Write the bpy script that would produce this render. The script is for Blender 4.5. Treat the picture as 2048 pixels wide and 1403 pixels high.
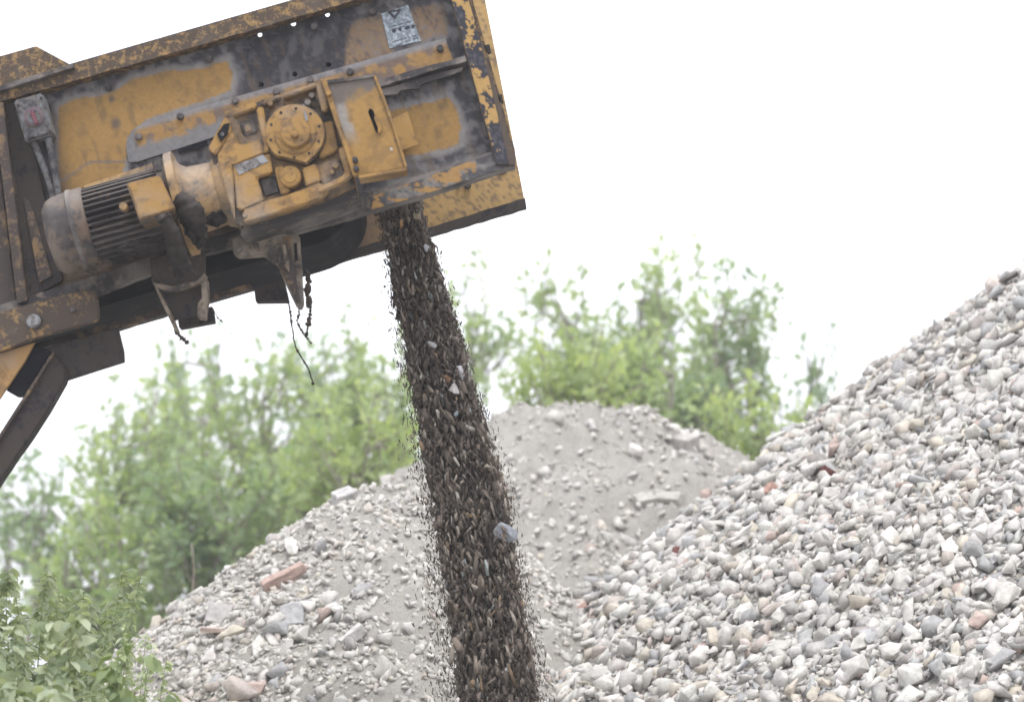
import bpy, bmesh, math, random
import numpy as np
from mathutils import Vector, Matrix

for o in list(bpy.data.objects):
    bpy.data.objects.remove(o)
SC = bpy.context.scene
COL = SC.collection
R = math.radians
rng = np.random.default_rng(11)
random.seed(11)

# ---------------------------------------------------------------- camera, sky, sun, exposure
FOC, CZ, PITCH = 85.0, 1.6, R(8.4)
cam_d = bpy.data.cameras.new('camera')
cam = bpy.data.objects.new('camera', cam_d); COL.objects.link(cam); SC.camera = cam
cam_d.lens = FOC; cam_d.sensor_width = 36.0; cam_d.clip_start = 0.1; cam_d.clip_end = 2000
cam.location = (0, 0, CZ); cam.rotation_euler = (R(90) + PITCH, 0, 0)
cam_d.dof.use_dof = True; cam_d.dof.focus_distance = 10.1; cam_d.dof.aperture_fstop = 2.25

w = bpy.data.worlds.new('World'); SC.world = w; w.use_nodes = True
nt = w.node_tree; nt.nodes.clear()
SUN_EL, SUN_AZ = R(67), R(165)      # sun high, behind the camera's right shoulder
sky = nt.nodes.new('ShaderNodeTexSky'); sky.sky_type = 'NISHITA'; sky.sun_disc = False
sky.sun_elevation = SUN_EL; sky.sun_rotation = SUN_AZ; sky.dust_density = 4; sky.air_density = 1.0
hs = nt.nodes.new('ShaderNodeHueSaturation'); hs.inputs['Saturation'].default_value = 0.3
mx = nt.nodes.new('ShaderNodeMix'); mx.data_type = 'RGBA'; mx.inputs[0].default_value = 0.8
mx.inputs[7].default_value = (12.3, 12.6, 13.4, 1)         # even white cloud cover
bg = nt.nodes.new('ShaderNodeBackground'); bg.inputs[1].default_value = 0.1
wo = nt.nodes.new('ShaderNodeOutputWorld')
nt.links.new(sky.outputs[0], hs.inputs['Color']); nt.links.new(hs.outputs[0], mx.inputs[6])
nt.links.new(mx.outputs[2], bg.inputs[0]); nt.links.new(bg.outputs[0], wo.inputs[0])
sl = bpy.data.lights.new('sun', 'SUN'); sl.energy = 1.4; sl.angle = R(14); sl.color = (1, .96, .9)
sun = bpy.data.objects.new('sun', sl); COL.objects.link(sun)
sd = Vector((math.sin(SUN_AZ) * math.cos(SUN_EL), math.cos(SUN_AZ) * math.cos(SUN_EL), math.sin(SUN_EL)))
sun.rotation_euler = sd.to_track_quat('Z', 'Y').to_euler(); sun.location = (0, 0, 30)
SC.view_settings.view_transform = 'Standard'; SC.view_settings.look = 'None'
SC.view_settings.gamma = 1; SC.view_settings.exposure = 0.66
SC.cycles.max_bounces = 6; SC.cycles.transparent_max_bounces = 4

# ---------------------------------------------------------------- helpers
FPX = FOC / 36.0 * 2048
CP, SP = math.cos(PITCH), math.sin(PITCH)
def P(px, py, Y):                         # photo pixel -> world point on the vertical plane y = Y
    dx, dy = (px - 1024) / FPX, (701.5 - py) / FPX
    k = Y / (CP - dy * SP)
    return Vector((dx * k, Y, CZ + (SP + dy * CP) * k))
def to_px(p):                             # world array (n,3) -> px, py, depth
    x, y, z = p[:, 0], p[:, 1], p[:, 2] - CZ
    d = y * CP + z * SP; u = -y * SP + z * CP
    return 1024 + x / d * FPX, 701.5 - u / d * FPX, d

def _h(ix, iy, s):
    n = (ix.astype(np.int64) * 374761393 + iy.astype(np.int64) * 668265263 + s * 974711) & 0x7fffffff
    n = ((n ^ (n >> 13)) * 1274126177) & 0x7fffffff
    return ((n ^ (n >> 16)) & 0xffff) / 65535.0
def vn(x, y, s=0):
    x = np.asarray(x, float); y = np.asarray(y, float)
    ix = np.floor(x); iy = np.floor(y); fx = x - ix; fy = y - iy
    fx = fx * fx * (3 - 2 * fx); fy = fy * fy * (3 - 2 * fy)
    a = _h(ix, iy, s); b = _h(ix + 1, iy, s); c = _h(ix, iy + 1, s); d = _h(ix + 1, iy + 1, s)
    return (a * (1 - fx) + b * fx) * (1 - fy) + (c * (1 - fx) + d * fx) * fy
def fbm(x, y, s=0, o=4):
    r = 0; a = .5; t = 0
    for i in range(o):
        r = r + a * vn(x * 2 ** i, y * 2 ** i, s + i * 7); t += a; a *= .55
    return r / t

def tag(o, label=None, cat=None, group=None, kind=None):
    if label: o['label'] = label
    if cat: o['category'] = cat
    if group: o['group'] = group
    if kind: o['kind'] = kind
    return o
def link(name, me, mat, parent=None):
    o = bpy.data.objects.new(name, me); COL.objects.link(o)
    if mat is not None and len(me.materials) == 0: me.materials.append(mat)
    if parent is not None:
        o.parent = parent
        if parent.type == 'EMPTY' and parent.get('_w'):
            o.matrix_parent_inverse = Matrix.Translation(-parent.location)
    return o
def empty(name, loc, world=False):
    o = bpy.data.objects.new(name, None); COL.objects.link(o); o.location = loc
    o.empty_display_size = .2
    if world: o['_w'] = 1
    return o
def np_mesh(name, V, F, col=None, smooth=False):
    """V (n,3); F (m,k) all with k corners; col (n,3) per vertex"""
    me = bpy.data.meshes.new(name); F = np.asarray(F, np.int32); k = F.shape[1]
    me.vertices.add(len(V)); me.vertices.foreach_set('co', np.asarray(V, np.float32).ravel())
    me.loops.add(F.size); me.loops.foreach_set('vertex_index', F.ravel())
    me.polygons.add(len(F)); me.polygons.foreach_set('loop_start', np.arange(0, F.size, k, dtype=np.int32))
    me.polygons.foreach_set('loop_total', np.full(len(F), k, np.int32))
    if smooth: me.polygons.foreach_set('use_smooth', np.ones(len(F), bool))
    me.update(calc_edges=True); me.validate()
    if col is not None: set_col(me, col)
    return me
def set_col(me, col):
    a = me.color_attributes.new('tint', 'FLOAT_COLOR', 'POINT')
    c = np.ones((len(me.vertices), 4), np.float32); c[:, :3] = col
    a.data.foreach_set('color', c.ravel())

# ---------------------------------------------------------------- materials
def new_mat(name):
    m = bpy.data.materials.new(name); m.use_nodes = True; n = m.node_tree
    b = n.nodes['Principled BSDF']; return m, n, b
def N(n, t, **kw):
    x = n.nodes.new(t)
    for k, v in kw.items(): setattr(x, k, v)
    return x
def noise(n, scale, detail=5, rough=.6, vec=None, dist=0):
    x = N(n, 'ShaderNodeTexNoise'); x.inputs['Scale'].default_value = scale
    x.inputs['Detail'].default_value = detail; x.inputs['Roughness'].default_value = rough
    x.inputs['Distortion'].default_value = dist
    if vec is not None: n.links.new(vec, x.inputs['Vector'])
    return x.outputs['Fac']
def ramp(n, fac, a, b, ca=(0, 0, 0, 1), cb=(1, 1, 1, 1)):
    r = N(n, 'ShaderNodeValToRGB'); e = r.color_ramp.elements
    e[0].position = a; e[1].position = b; e[0].color = ca; e[1].color = cb
    n.links.new(fac, r.inputs[0]); return r.outputs[0]
def mixc(n, fac, a, b, blend='MIX'):
    m = N(n, 'ShaderNodeMix', data_type='RGBA', blend_type=blend)
    for s, v in ((0, fac), (6, a), (7, b)):
        if isinstance(v, bpy.types.NodeSocket): n.links.new(v, m.inputs[s])
        elif s == 0: m.inputs[0].default_value = v
        else: m.inputs[s].default_value = (*v, 1)
    return m.outputs[2]
def mathn(n, op, a, b=None):
    m = N(n, 'ShaderNodeMath', operation=op)
    for i, v in enumerate((a, b)):
        if v is None: continue
        if isinstance(v, bpy.types.NodeSocket): n.links.new(v, m.inputs[i])
        else: m.inputs[i].default_value = v
    return m.outputs[0]
def bump(n, b, h, strength, dist=.01):
    u = N(n, 'ShaderNodeBump'); u.inputs['Strength'].default_value = strength
    u.inputs['Distance'].default_value = dist
    n.links.new(h, u.inputs['Height']); n.links.new(u.outputs[0], b.inputs['Normal'])

OCHRE = (.36, .205, .062); DUST = (.29, .26, .24); GRIME = (.026, .024, .031); RUST = (.10, .058, .034)
def metal(name, base=OCHRE, grime=.5, dust=.5, scale=7, rough=.55, dark=GRIME, gloss_var=.15, halo_c=RUST):
    """worn paint: grime patches, dust that has settled on upward faces, fine scratches"""
    m, n, b = new_mat(name)
    g = N(n, 'ShaderNodeNewGeometry'); pos = g.outputs['Position']
    base_v = mixc(n, noise(n, 3, 3, .6, pos), [c * .82 for c in base], [min(1, c * 1.12) for c in base])
    n1 = noise(n, scale, 8, .68, pos, .4); n2 = noise(n, scale * 5, 6, .7, pos)
    t = .72 - .42 * grime
    m1 = ramp(n, mathn(n, 'ADD', mathn(n, 'MULTIPLY', n1, .66), mathn(n, 'MULTIPLY', n2, .34)), t, t + .045)
    c = mixc(n, mathn(n, 'MULTIPLY', m1, .85), base_v, dark)
    halo = ramp(n, n1, t - .08, t)
    halo2 = mathn(n, 'MULTIPLY', mathn(n, 'SUBTRACT', 1.0, m1), halo)
    c = mixc(n, mathn(n, 'MULTIPLY', halo2, .55), c, halo_c)
    sep = N(n, 'ShaderNodeSeparateXYZ'); n.links.new(g.outputs['Normal'], sep.inputs[0])
    up = ramp(n, sep.outputs[2], .15, .75)
    d0 = ramp(n, noise(n, 4.5, 6, .6, pos), .62 - .3 * dust, .75 - .2 * dust)
    dm = mathn(n, 'MULTIPLY', mathn(n, 'MAXIMUM', mathn(n, 'MULTIPLY', up, .9), mathn(n, 'MULTIPLY', d0, .75)), min(1, dust * 1.5))
    c = mixc(n, dm, c, DUST)
    n.links.new(c, b.inputs['Base Color'])
    r = mathn(n, 'ADD', mathn(n, 'MULTIPLY', n2, gloss_var * 2), rough - gloss_var)
    n.links.new(mathn(n, 'MAXIMUM', r, mathn(n, 'MULTIPLY', dm, .9)), b.inputs['Roughness'])
    b.inputs['Specular IOR Level'].default_value = .35 if base[0] > .1 else .12
    bump(n, b, mathn(n, 'ADD', n1, mathn(n, 'MULTIPLY', n2, .5)), .5, .006)
    return m
def tinted(name, rough=.85, var=.25, bscale=60, bstr=.4, src='tint', bdist=.004, fine=150):
    """base colour stored on the piece itself (vertex tint or object colour), broken up by noise"""
    m, n, b = new_mat(name)
    g = N(n, 'ShaderNodeNewGeometry')
    if src == 'object': c0 = N(n, 'ShaderNodeObjectInfo').outputs['Color']
    else:
        a = N(n, 'ShaderNodeAttribute', attribute_name='tint'); c0 = a.outputs['Color']
    n1 = noise(n, bscale, 6, .65, g.outputs['Position']); n2 = noise(n, fine, 3, .6, g.outputs['Position'])
    k = ramp(n, n1, .3, .7, (1 - var,) * 3 + (1,), (1 + var * .5,) * 3 + (1,))
    n.links.new(mixc(n, 1.0, c0, k, 'MULTIPLY'), b.inputs['Base Color'])
    b.inputs['Roughness'].default_value = rough; b.inputs['Specular IOR Level'].default_value = .25
    bump(n, b, mathn(n, 'ADD', n1, mathn(n, 'MULTIPLY', n2, .4)), bstr, bdist)
    return m
def leafmat(name, rough=.5, trans=.45):
    m, n, b = new_mat(name)
    a = N(n, 'ShaderNodeAttribute', attribute_name='tint')
    b.inputs['Roughness'].default_value = rough; b.inputs['Specular IOR Level'].default_value = .4
    n.links.new(a.outputs['Color'], b.inputs['Base Color'])
    t = N(n, 'ShaderNodeBsdfTranslucent')
    n.links.new(mixc(n, 1.0, a.outputs['Color'], (1.25, 1.3, .6), 'MULTIPLY'), t.inputs[0])
    s = N(n, 'ShaderNodeMixShader'); s.inputs[0].default_value = trans
    n.links.new(b.outputs[0], s.inputs[1]); n.links.new(t.outputs[0], s.inputs[2])
    n.links.new(s.outputs[0], n.nodes['Material Output'].inputs[0])
    return m

M = dict(
    plate=tinted('dirty_plate', .6, .13, 60, .3, bdist=.003),
    flange=metal('worn_flange', (.30, .185, .075), grime=.64, dust=.14, scale=30, rough=.7, dark=(.03, .026, .03), halo_c=(.12, .08, .045)),
    endfl=metal('scraped_flange', (.40, .25, .10), grime=.8, dust=.05, scale=12, dark=(.022, .021, .03)),
    gear=metal('gearbox_paint', (.345, .198, .058), grime=.38, dust=.46, scale=16, rough=.45),
    gearlow=metal('gearbox_paint_dirty', (.28, .18, .085), grime=.55, dust=.5, scale=8),
    guard=metal('guard_paint', (.34, .195, .056), grime=.36, dust=.18, scale=8, rough=.42),
    dusty=metal('dusty_steel', (.16, .14, .125), grime=.72, dust=.55, scale=12, rough=.8),
    darkst=metal('grimy_steel', (.055, .045, .04), grime=.5, dust=.16, scale=9, rough=.75, halo_c=(.05, .043, .045)),
    brown=metal('rusty_steel', (.19, .12, .06), grime=.68, dust=.16, scale=14, rough=.7, halo_c=(.075, .06, .055)),
    motor=metal('motor_paint', (.38, .245, .115), grime=.42, dust=.4, scale=9),
    fan=metal('fan_cover_paint', (.13, .1, .08), grime=.6, dust=.35, scale=5),
    fins=metal('fin_paint', (.075, .057, .042), grime=.75, dust=.42, scale=14, rough=.7),
    mud=metal('caked_mud', (.05, .043, .038), grime=.4, dust=.25, scale=20, rough=.95),
    grey=metal('grey_enclosure', (.15, .17, .19), grime=.5, dust=.2, scale=16, rough=.6),
    alu=metal('bare_aluminium', (.27, .28, .3), grime=.5, dust=.2, scale=20, rough=.4),
    far=metal('far_plate_paint', (.47, .31, .13), grime=.42, dust=.25, scale=26, rough=.6),
    grease=metal('black_grease', (.022, .019, .018), grime=.4, dust=.1, scale=30, rough=.9, halo_c=(.05, .04, .035)),
    pale=metal('dust_crusted_steel', (.27, .23, .185), grime=.5, dust=.5, scale=14, rough=.9),
    knob=metal('dark_knob', (.13, .09, .11), grime=.3, dust=.3, scale=20),
    red=metal('faded_red_plastic', (.16, .05, .07), grime=.05, dust=.1, scale=20),
    rock=tinted('rubble_stone', .92, .3, 28, .6, bdist=.006, fine=110),
    rocko=tinted('rubble_stone_large', .92, .3, 28, .6, src='object', bdist=.006, fine=110),
    debris=tinted('damp_debris', .9, .35, 70, .5),
    debriso=tinted('damp_debris_chunk', .9, .3, 50, .5, src='object'),
    leaf=leafmat('tree_leaf', .6, .5), bush=leafmat('bush_leaf', .38, .35),
)
mb, nb, bb = new_mat('rubber_belt'); bb.inputs['Base Color'].default_value = (.028, .026, .03, 1)
bb.inputs['Roughness'].default_value = .8; bb.inputs['Specular IOR Level'].default_value = .08
gg = N(nb, 'ShaderNodeNewGeometry')
nb.links.new(mixc(nb, ramp(nb, noise(nb, 9, 6, .65, gg.outputs['Position']), .5, .75), (.010, .010, .015), (.04, .035, .034)), bb.inputs['Base Color'])
M['belt'] = mb
mk, nk, bk = new_mat('bark'); gg = N(nk, 'ShaderNodeNewGeometry')
nk.links.new(mixc(nk, noise(nk, 20, 4, .6, gg.outputs['Position']), (.17, .155, .125), (.3, .27, .23)), bk.inputs['Base Color'])
bk.inputs['Roughness'].default_value = .9; M['bark'] = mk
ms, ns_, bs_ = new_mat('green_stem'); bs_.inputs['Base Color'].default_value = (.26, .31, .15, 1); bs_.inputs['Roughness'].default_value = .7; M['stem'] = ms
mdust, nd, bd = new_mat('crushed_dust'); gg = N(nd, 'ShaderNodeNewGeometry'); ps = gg.outputs['Position']
f1 = noise(nd, 2.2, 6, .6, ps); f2 = noise(nd, 45, 8, .75, ps); f3 = noise(nd, 160, 4, .7, ps)
cA = mixc(nd, ramp(nd, f1, .35, .65), (.50, .475, .435), (.60, .57, .53))
cB = mixc(nd, ramp(nd, f2, .54, .72), cA, (.37, .355, .34)); cB = mixc(nd, ramp(nd, f3, .6, .72), cB, (.58, .56, .53))
nd.links.new(cB, bd.inputs['Base Color']); bd.inputs['Roughness'].default_value = .95
bd.inputs['Specular IOR Level'].default_value = .15
bump(nd, bd, mathn(nd, 'ADD', f2, mathn(nd, 'MULTIPLY', f3, .4)), 1.0, .03)
M['dust'] = mdust

# ---------------------------------------------------------------- ground and heaps
def ground():
    n = 60; xs = np.linspace(-1, 1, n); g = np.sign(xs) * np.abs(xs) ** 2.2 * 600
    X, Y = np.meshgrid(g, g + 12); Z = -.05 * fbm(X * .4, Y * .4, 3)
    V = np.stack([X.ravel(), Y.ravel(), Z.ravel()], 1); i = np.arange(n * n).reshape(n, n)
    F = np.stack([i[:-1, :-1], i[:-1, 1:], i[1:, 1:], i[1:, :-1]], -1).reshape(-1, 4)
    tag(link('ground', np_mesh('ground', V, F, smooth=True), M['dust']), kind='structure')
ground()

class Heap:
    def __init__(s, apex, slope, seed, flat=.3, rough=.1, rx=1.0, conc=0, plat=0, clod=0):
        s.plat = plat; s.clod = clod
        s.a = apex; s.k = math.tan(R(slope)); s.seed = seed; s.flat = flat; s.rough = rough; s.rx = rx; s.conc = conc
        s.r = apex.z / s.k + flat
    def h(s, x, y):
        dx = (x - s.a.x) * s.rx; dy = y - s.a.y; r = np.sqrt(dx * dx + dy * dy)
        ang = np.arctan2(dy, dx)
        r2 = np.maximum(0, r - s.plat) * (1 + .07 * (vn(ang * 2.2 + 20, r * 0 + 3, s.seed) - .5))
        z = s.a.z - s.k * (np.sqrt(r2 ** 2 + s.flat ** 2) - s.flat)
        z = z + s.rough * (fbm(x * 1.1, y * 1.1, s.seed + 5, 5) - .5) * 2 * np.minimum(1, .35 + r / 2)
        z = z + s.rough * .22 * (fbm(x * 7, y * 7, s.seed + 9, 3) - .5) * 2
        q = fbm(x * 1.9 + y * .8, y * 2.6, s.seed + 33, 4)
        z = z + s.conc * (1 - np.abs(q - .5) * 4)
        if s.clod:
            for f, a in ((2.6, .8), (6.0, .75), (15, .45)):
                q = fbm(x * f, y * f * 1.5, s.seed + int(f * 10), 3) - .5
                z = z + s.clod * a * (np.sign(q) * np.abs(q) ** .6 * .5)
        return z
    def normal(s, x, y):
        e = .06
        zx = (s.h(x + e, y) - s.h(x - e, y)) / (2 * e); zy = (s.h(x, y + e) - s.h(x, y - e)) / (2 * e)
        n = np.stack([-zx, -zy, np.ones_like(zx)], 1); return n / np.linalg.norm(n, axis=1)[:, None]
RID = dict(mid=.09, left=.03, right=.0)
HEAPS = dict(
    right=Heap(P(2640, 190, 13.5), 37.3, 1, .4, .13),
    mid=Heap(P(1172, 838, 17.0), 35.5, 2, .35, .12, conc=.06, plat=.28, clod=.27),
    left=Heap(P(775, 990, 13.0), 37.5, 3, .30, .08, conc=.02, plat=.08, rx=1.12, clod=.09),
)
def mound(name, hp, step=.05):
    r = hp.r
    x = np.arange(-r, r, step); X, Y = np.meshgrid(x + hp.a.x, x + hp.a.y); X = X.ravel(); Y = Y.ravel()
    Z = hp.h(X, Y); n = len(x); Z = np.maximum(Z, -.3)
    V = np.stack([X, Y, Z], 1); i = np.arange(n * n).reshape(n, n)
    F = np.stack([i[:-1, :-1], i[:-1, 1:], i[1:, 1:], i[1:, :-1]], -1).reshape(-1, 4)
    F = F[(Z[F] > -.25).any(1)]
    return tag(link(name, np_mesh(name, V, F, smooth=True), M['dust']), kind='structure')
mound('rubble_terrain', HEAPS['right'], .07)
mound('rubble_terrain', HEAPS['mid'], .03)
mound('rubble_terrain', HEAPS['left'], .025)

def hull_rock(npts, sub=0, seed=0, squash=(1, .78, .55), boxy=0.):
    r = np.random.default_rng(seed)
    p = r.normal(size=(npts, 3)); p /= np.linalg.norm(p, axis=1)[:, None]
    if boxy: p = np.sign(p) * np.abs(p) ** (1 - boxy); p /= np.abs(p).max(1)[:, None] ** .6
    p *= np.array(squash) * r.uniform(.85, 1.1, 3) * .5 * (1 + r.uniform(-.12, .12, (npts, 1)))
    bm = bmesh.new()
    for q in p: bm.verts.new(q)
    res = bmesh.ops.convex_hull(bm, input=bm.verts)
    for v in [v for v in bm.verts if not v.link_faces]: bm.verts.remove(v)
    if sub:
        bmesh.ops.bevel(bm, geom=bm.edges[:], offset=.018, segments=1, affect='EDGES', profile=.5)
        bmesh.ops.triangulate(bm, faces=bm.faces[:])
        bmesh.ops.subdivide_edges(bm, edges=[e for e in bm.edges if e.calc_length() > .12], cuts=sub, use_grid_fill=True)
        for v in bm.verts:
            c = v.co; f = .012 * math.sin(c.x * 17 + seed) * math.cos(c.y * 19 + seed * 2) + .010 * math.sin(c.z * 37 + c.x * 31)
            v.co += v.normal * (f + r.uniform(-.006, .006)) if v.normal.length > 0 else Vector()
    bmesh.ops.triangulate(bm, faces=bm.faces[:])
    bm.verts.ensure_lookup_table(); bm.verts.index_update()
    V = np.array([v.co[:] for v in bm.verts]); F = np.array([[v.index for v in f.verts] for f in bm.faces]); bm.free()
    return V, F
LOWR = [hull_rock(random.choice((8, 9, 10, 12)), 0, 100 + i, random.choice(((1, .8, .62), (1.15, .6, .5), (1.05, .8, .42), (1, .8, .75))), .45 if i % 2 else .1) for i in range(44)]
HIR = [hull_rock(random.choice((9, 11, 13)), 2, 200 + i, random.choice(((1, .8, .6), (1.15, .6, .48), (1.05, .8, .36), (1, .8, .7))), .25 if i % 2 else 0) for i in range(28)]
HIM = [np_mesh('rubble_stone', V, F) for V, F in HIR]
for me in HIM: me.materials.append(M['rocko'])

PAL = [('pale grey', (.55, .535, .515), .42), ('off-white', (.68, .665, .64), .22), ('mid grey', (.36, .355, .355), .12),
       ('bluish grey', (.22, .24, .28), .11), ('sandy beige', (.50, .43, .33), .07), ('salmon pink', (.52, .42, .385), .04),
       ('brick red', (.38, .20, .16), .012), ('dark purplish', (.13, .10, .105), .025)]
PW = np.array([p[2] for p in PAL]); PW /= PW.sum(); PC = np.array([p[1] for p in PAL])
def rot_mats(nrm, tilt, r):
    n = len(nrm)
    z = nrm + r.normal(size=(n, 3)) * tilt; z /= np.linalg.norm(z, axis=1)[:, None]
    dn = np.stack([nrm[:, 0], nrm[:, 1], -np.hypot(nrm[:, 0], nrm[:, 1])], 1); dn /= np.linalg.norm(dn, axis=1)[:, None] + 1e-9
    a = dn + r.normal(size=(n, 3)) * .55; x = a - z * (a * z).sum(1)[:, None]; x /= np.linalg.norm(x, axis=1)[:, None]
    return np.stack([x, np.cross(z, x), z], 2)      # columns x y z
def bulk(variants, pos, size, rot, colr, r):
    which = r.integers(0, len(variants), len(pos)); Vs, Fs, Cs = [], [], []; off = 0
    for k, (V, F) in enumerate(variants):
        ids = np.where(which == k)[0]
        if not len(ids): continue
        S = size[ids]; S = S[:, None] if S.ndim == 1 else S
        W = np.einsum('nij,nvj->nvi', rot[ids], V[None] * S[:, None, :]) + pos[ids][:, None]
        Vs.append(W.reshape(-1, 3)); Cs.append(np.repeat(colr[ids], len(V), 0))
        Fs.append((F[None] + (np.arange(len(ids)) * len(V))[:, None, None] + off).reshape(-1, 3)); off += len(ids) * len(V)
    return np.concatenate(Vs), np.concatenate(Fs), np.concatenate(Cs)

BIG = []      # candidate individual stones of every heap
def scatter(key, n, smin, smax, power, cover, dust=.0, sink=.1, zone=None, rel=.35):
    hp = HEAPS[key]; r = np.random.default_rng(hp.seed * 31 + int(smax * 1000))
    m = n * 6; ang = r.uniform(0, 2 * math.pi, m); rad = hp.r * np.sqrt(r.uniform(0, 1, m))
    x = hp.a.x + rad * np.cos(ang); y = hp.a.y + rad * np.sin(ang); z = hp.h(x, y)
    ok = z > .4
    for k2, h2 in HEAPS.items():
        if k2 != key: ok &= h2.h(x, y) < z + .05
    p = np.stack([x, y, z], 1); px, py, d = to_px(p)
    ok &= (px > -220) & (px < 2270) & (py < 1560) & (py > -200) & (d > 3)
    nr = hp.normal(x, y); view = p - np.array([0, 0, CZ]); view /= np.linalg.norm(view, axis=1)[:, None]
    ok &= (nr * view).sum(1) < .12
    if zone is not None: ok &= r.uniform(0, 1, m) < zone(x, y, px, py)
    i = np.where(ok)[0][:n]; p = p[i]; nr = nr[i]; c = len(i)
    s = smin + (smax - smin) * r.uniform(0, 1, c) ** power
    ci = r.choice(len(PAL), c, p=PW); colr = PC[ci] * r.uniform(.82, 1.15, (c, 1)) * r.uniform(.97, 1.03, (c, 3))
    du = np.array((.57, .545, .51)); colr = colr * (1 - dust) + du * dust
    return dict(key=key, p=p + nr * (s * (r.uniform(-.15, rel, c) - sink))[:, None], n=nr, s=s, c=colr, ci=ci, r=r,
                px=px[i], py=py[i], d=d[i])
def zmid(x, y, px, py):      # stones lie in drifts over the dusty slope
    return np.clip((fbm(x * .9, y * .9, 44, 3) - .38) * 4, .12, 1)
def zleft(x, y, px, py):     # coarse pieces on the left shoulder, dust run towards the stream side
    k = np.clip((HEAPS['left'].a.x + .1 - x) / .9, 0, 1); return (.16 + .84 * k) * zmid(x, y, px, py)
def zleft2(x, y, px, py):
    k = np.clip((HEAPS['left'].a.x + .15 - x) / .8, 0, 1); return .42 + .58 * k
LAY = [scatter('right', 24000, .046, .125, 2.0, 0, .5, rel=.5), scatter('right', 30000, .022, .055, 1.2, 0, .46),
       scatter('mid', 2600, .05, .16, 3.2, 0, .62, .15, zmid), scatter('mid', 17000, .015, .07, 3.6, 0, .82, .0, lambda x, y, px, py: np.clip(zmid(x, y, px, py), .45, 1)),
       scatter('left', 2400, .055, .17, 2.6, 0, .5, .12, zleft), scatter('left', 19000, .02, .065, 1.8, 0, .7, .1, zleft2)]
# the stones that show largest become objects of their own
cand = []
for li, L in enumerate(LAY):
    if li % 2: continue
    vis = (L['px'] > 10) & (L['px'] < 2038) & (L['py'] > 10) & (L['py'] < 1393)
    hidden = (L['px'] > 860) & (L['px'] < 1060) if L['key'] != 'right' else np.zeros(len(vis), bool)
    for j in np.where(vis & ~hidden)[0]: cand.append((L['s'][j] / L['d'][j], li, j))
cand.sort(reverse=True)
take = {}
for q, li, j in cand[:262]: take.setdefault(li, []).append(j)
BIGCUT = cand[60][0]; NAMED = []
for me, (V_, F_) in zip(HIM, HIR): me['ext'] = [float(q) for q in np.ptp(V_, axis=0)]
def zone_name(key, px, py):
    if key == 'right':
        crest = 1.53 * py + px * 1.0 < 1.53 * (540 + 75) + 2048
        if crest: return 'on the coarse heap skyline' + (' near the picture edge' if px > 1800 else '')
        if px < 1250: return 'at the coarse heap foot beside the stream'
        if py > 1270: return 'along the bottom edge of the coarse heap'
        if px > 1860: return 'by the right picture edge on the coarse heap'
        if px + 1.5 * py < 3150: return 'high on the coarse heap below its skyline'
        if px < 1500: return 'low on the coarse heap under the middle heap'
        return 'mid-slope on the coarse heap'
    if key == 'mid': return 'near the crest of the middle heap' if py < 900 else 'on the dusty flank of the middle heap'
    if px < 420: return 'at the left heap foot beside the bushes'
    if py < 1060: return 'near the crest of the left heap'
    if py > 1290: return 'along the bottom edge of the left heap'
    return 'near the long red brick' if px < 700 else 'on the left heap close to the stream'
HN = dict(right='coarse right-hand heap', mid='dusty middle heap', left='left-hand heap')
for li, L in enumerate(LAY):
    r = L['r']; ids = np.array(take.get(li, []), int); rot = rot_mats(L['n'], .46, r)
    keep = np.ones(len(L['s']), bool); keep[ids] = False
    for j in ids:
        me = HIM[int(r.integers(0, len(HIM)))]
        o = link('rubble_stone', me, None)
        mt = Matrix(rot[j].tolist()).to_4x4(); s = float(L['s'][j]) * 1.04
        o.matrix_world = Matrix.Translation(L['p'][j]) @ mt @ Matrix.Diagonal((s, s * r.uniform(.8, 1), s * r.uniform(.75, 1.1), 1))
        o.color = (*[float(v) for v in L['c'][j]], 1)
        big = 'large' if L['s'][j] / L['d'][j] > BIGCUT else 'medium'
        a, b_, c_ = sorted(o.matrix_world.to_scale() * Vector(me['ext']), reverse=True) if False else sorted((me['ext'][0] * s, me['ext'][1] * s, me['ext'][2] * s), reverse=True)
        shp = 'splinter' if b_ < .62 * a else ('slab' if c_ < .45 * a else 'lump')
        o['_l'] = f"{big} {PAL[L['ci'][j]][0]} {shp} {zone_name(L['key'], L['px'][j], L['py'][j])}"; o['_x'] = float(L['px'][j])
        NAMED.append(o); tag(o, None, 'stone', f"broken stones on the {HN[L['key']]}")
    V, F, C = bulk(LOWR, L['p'][keep], L['s'][keep], rot[keep], L['c'][keep], r)
    tag(link('rubble', np_mesh('rubble', V, F, C), M['rock']),
        f"{'small broken stones' if li % 2 == 0 else 'fine gravel and chips'} covering the {HN[L['key']]}", 'rubble', kind='stuff')

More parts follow.
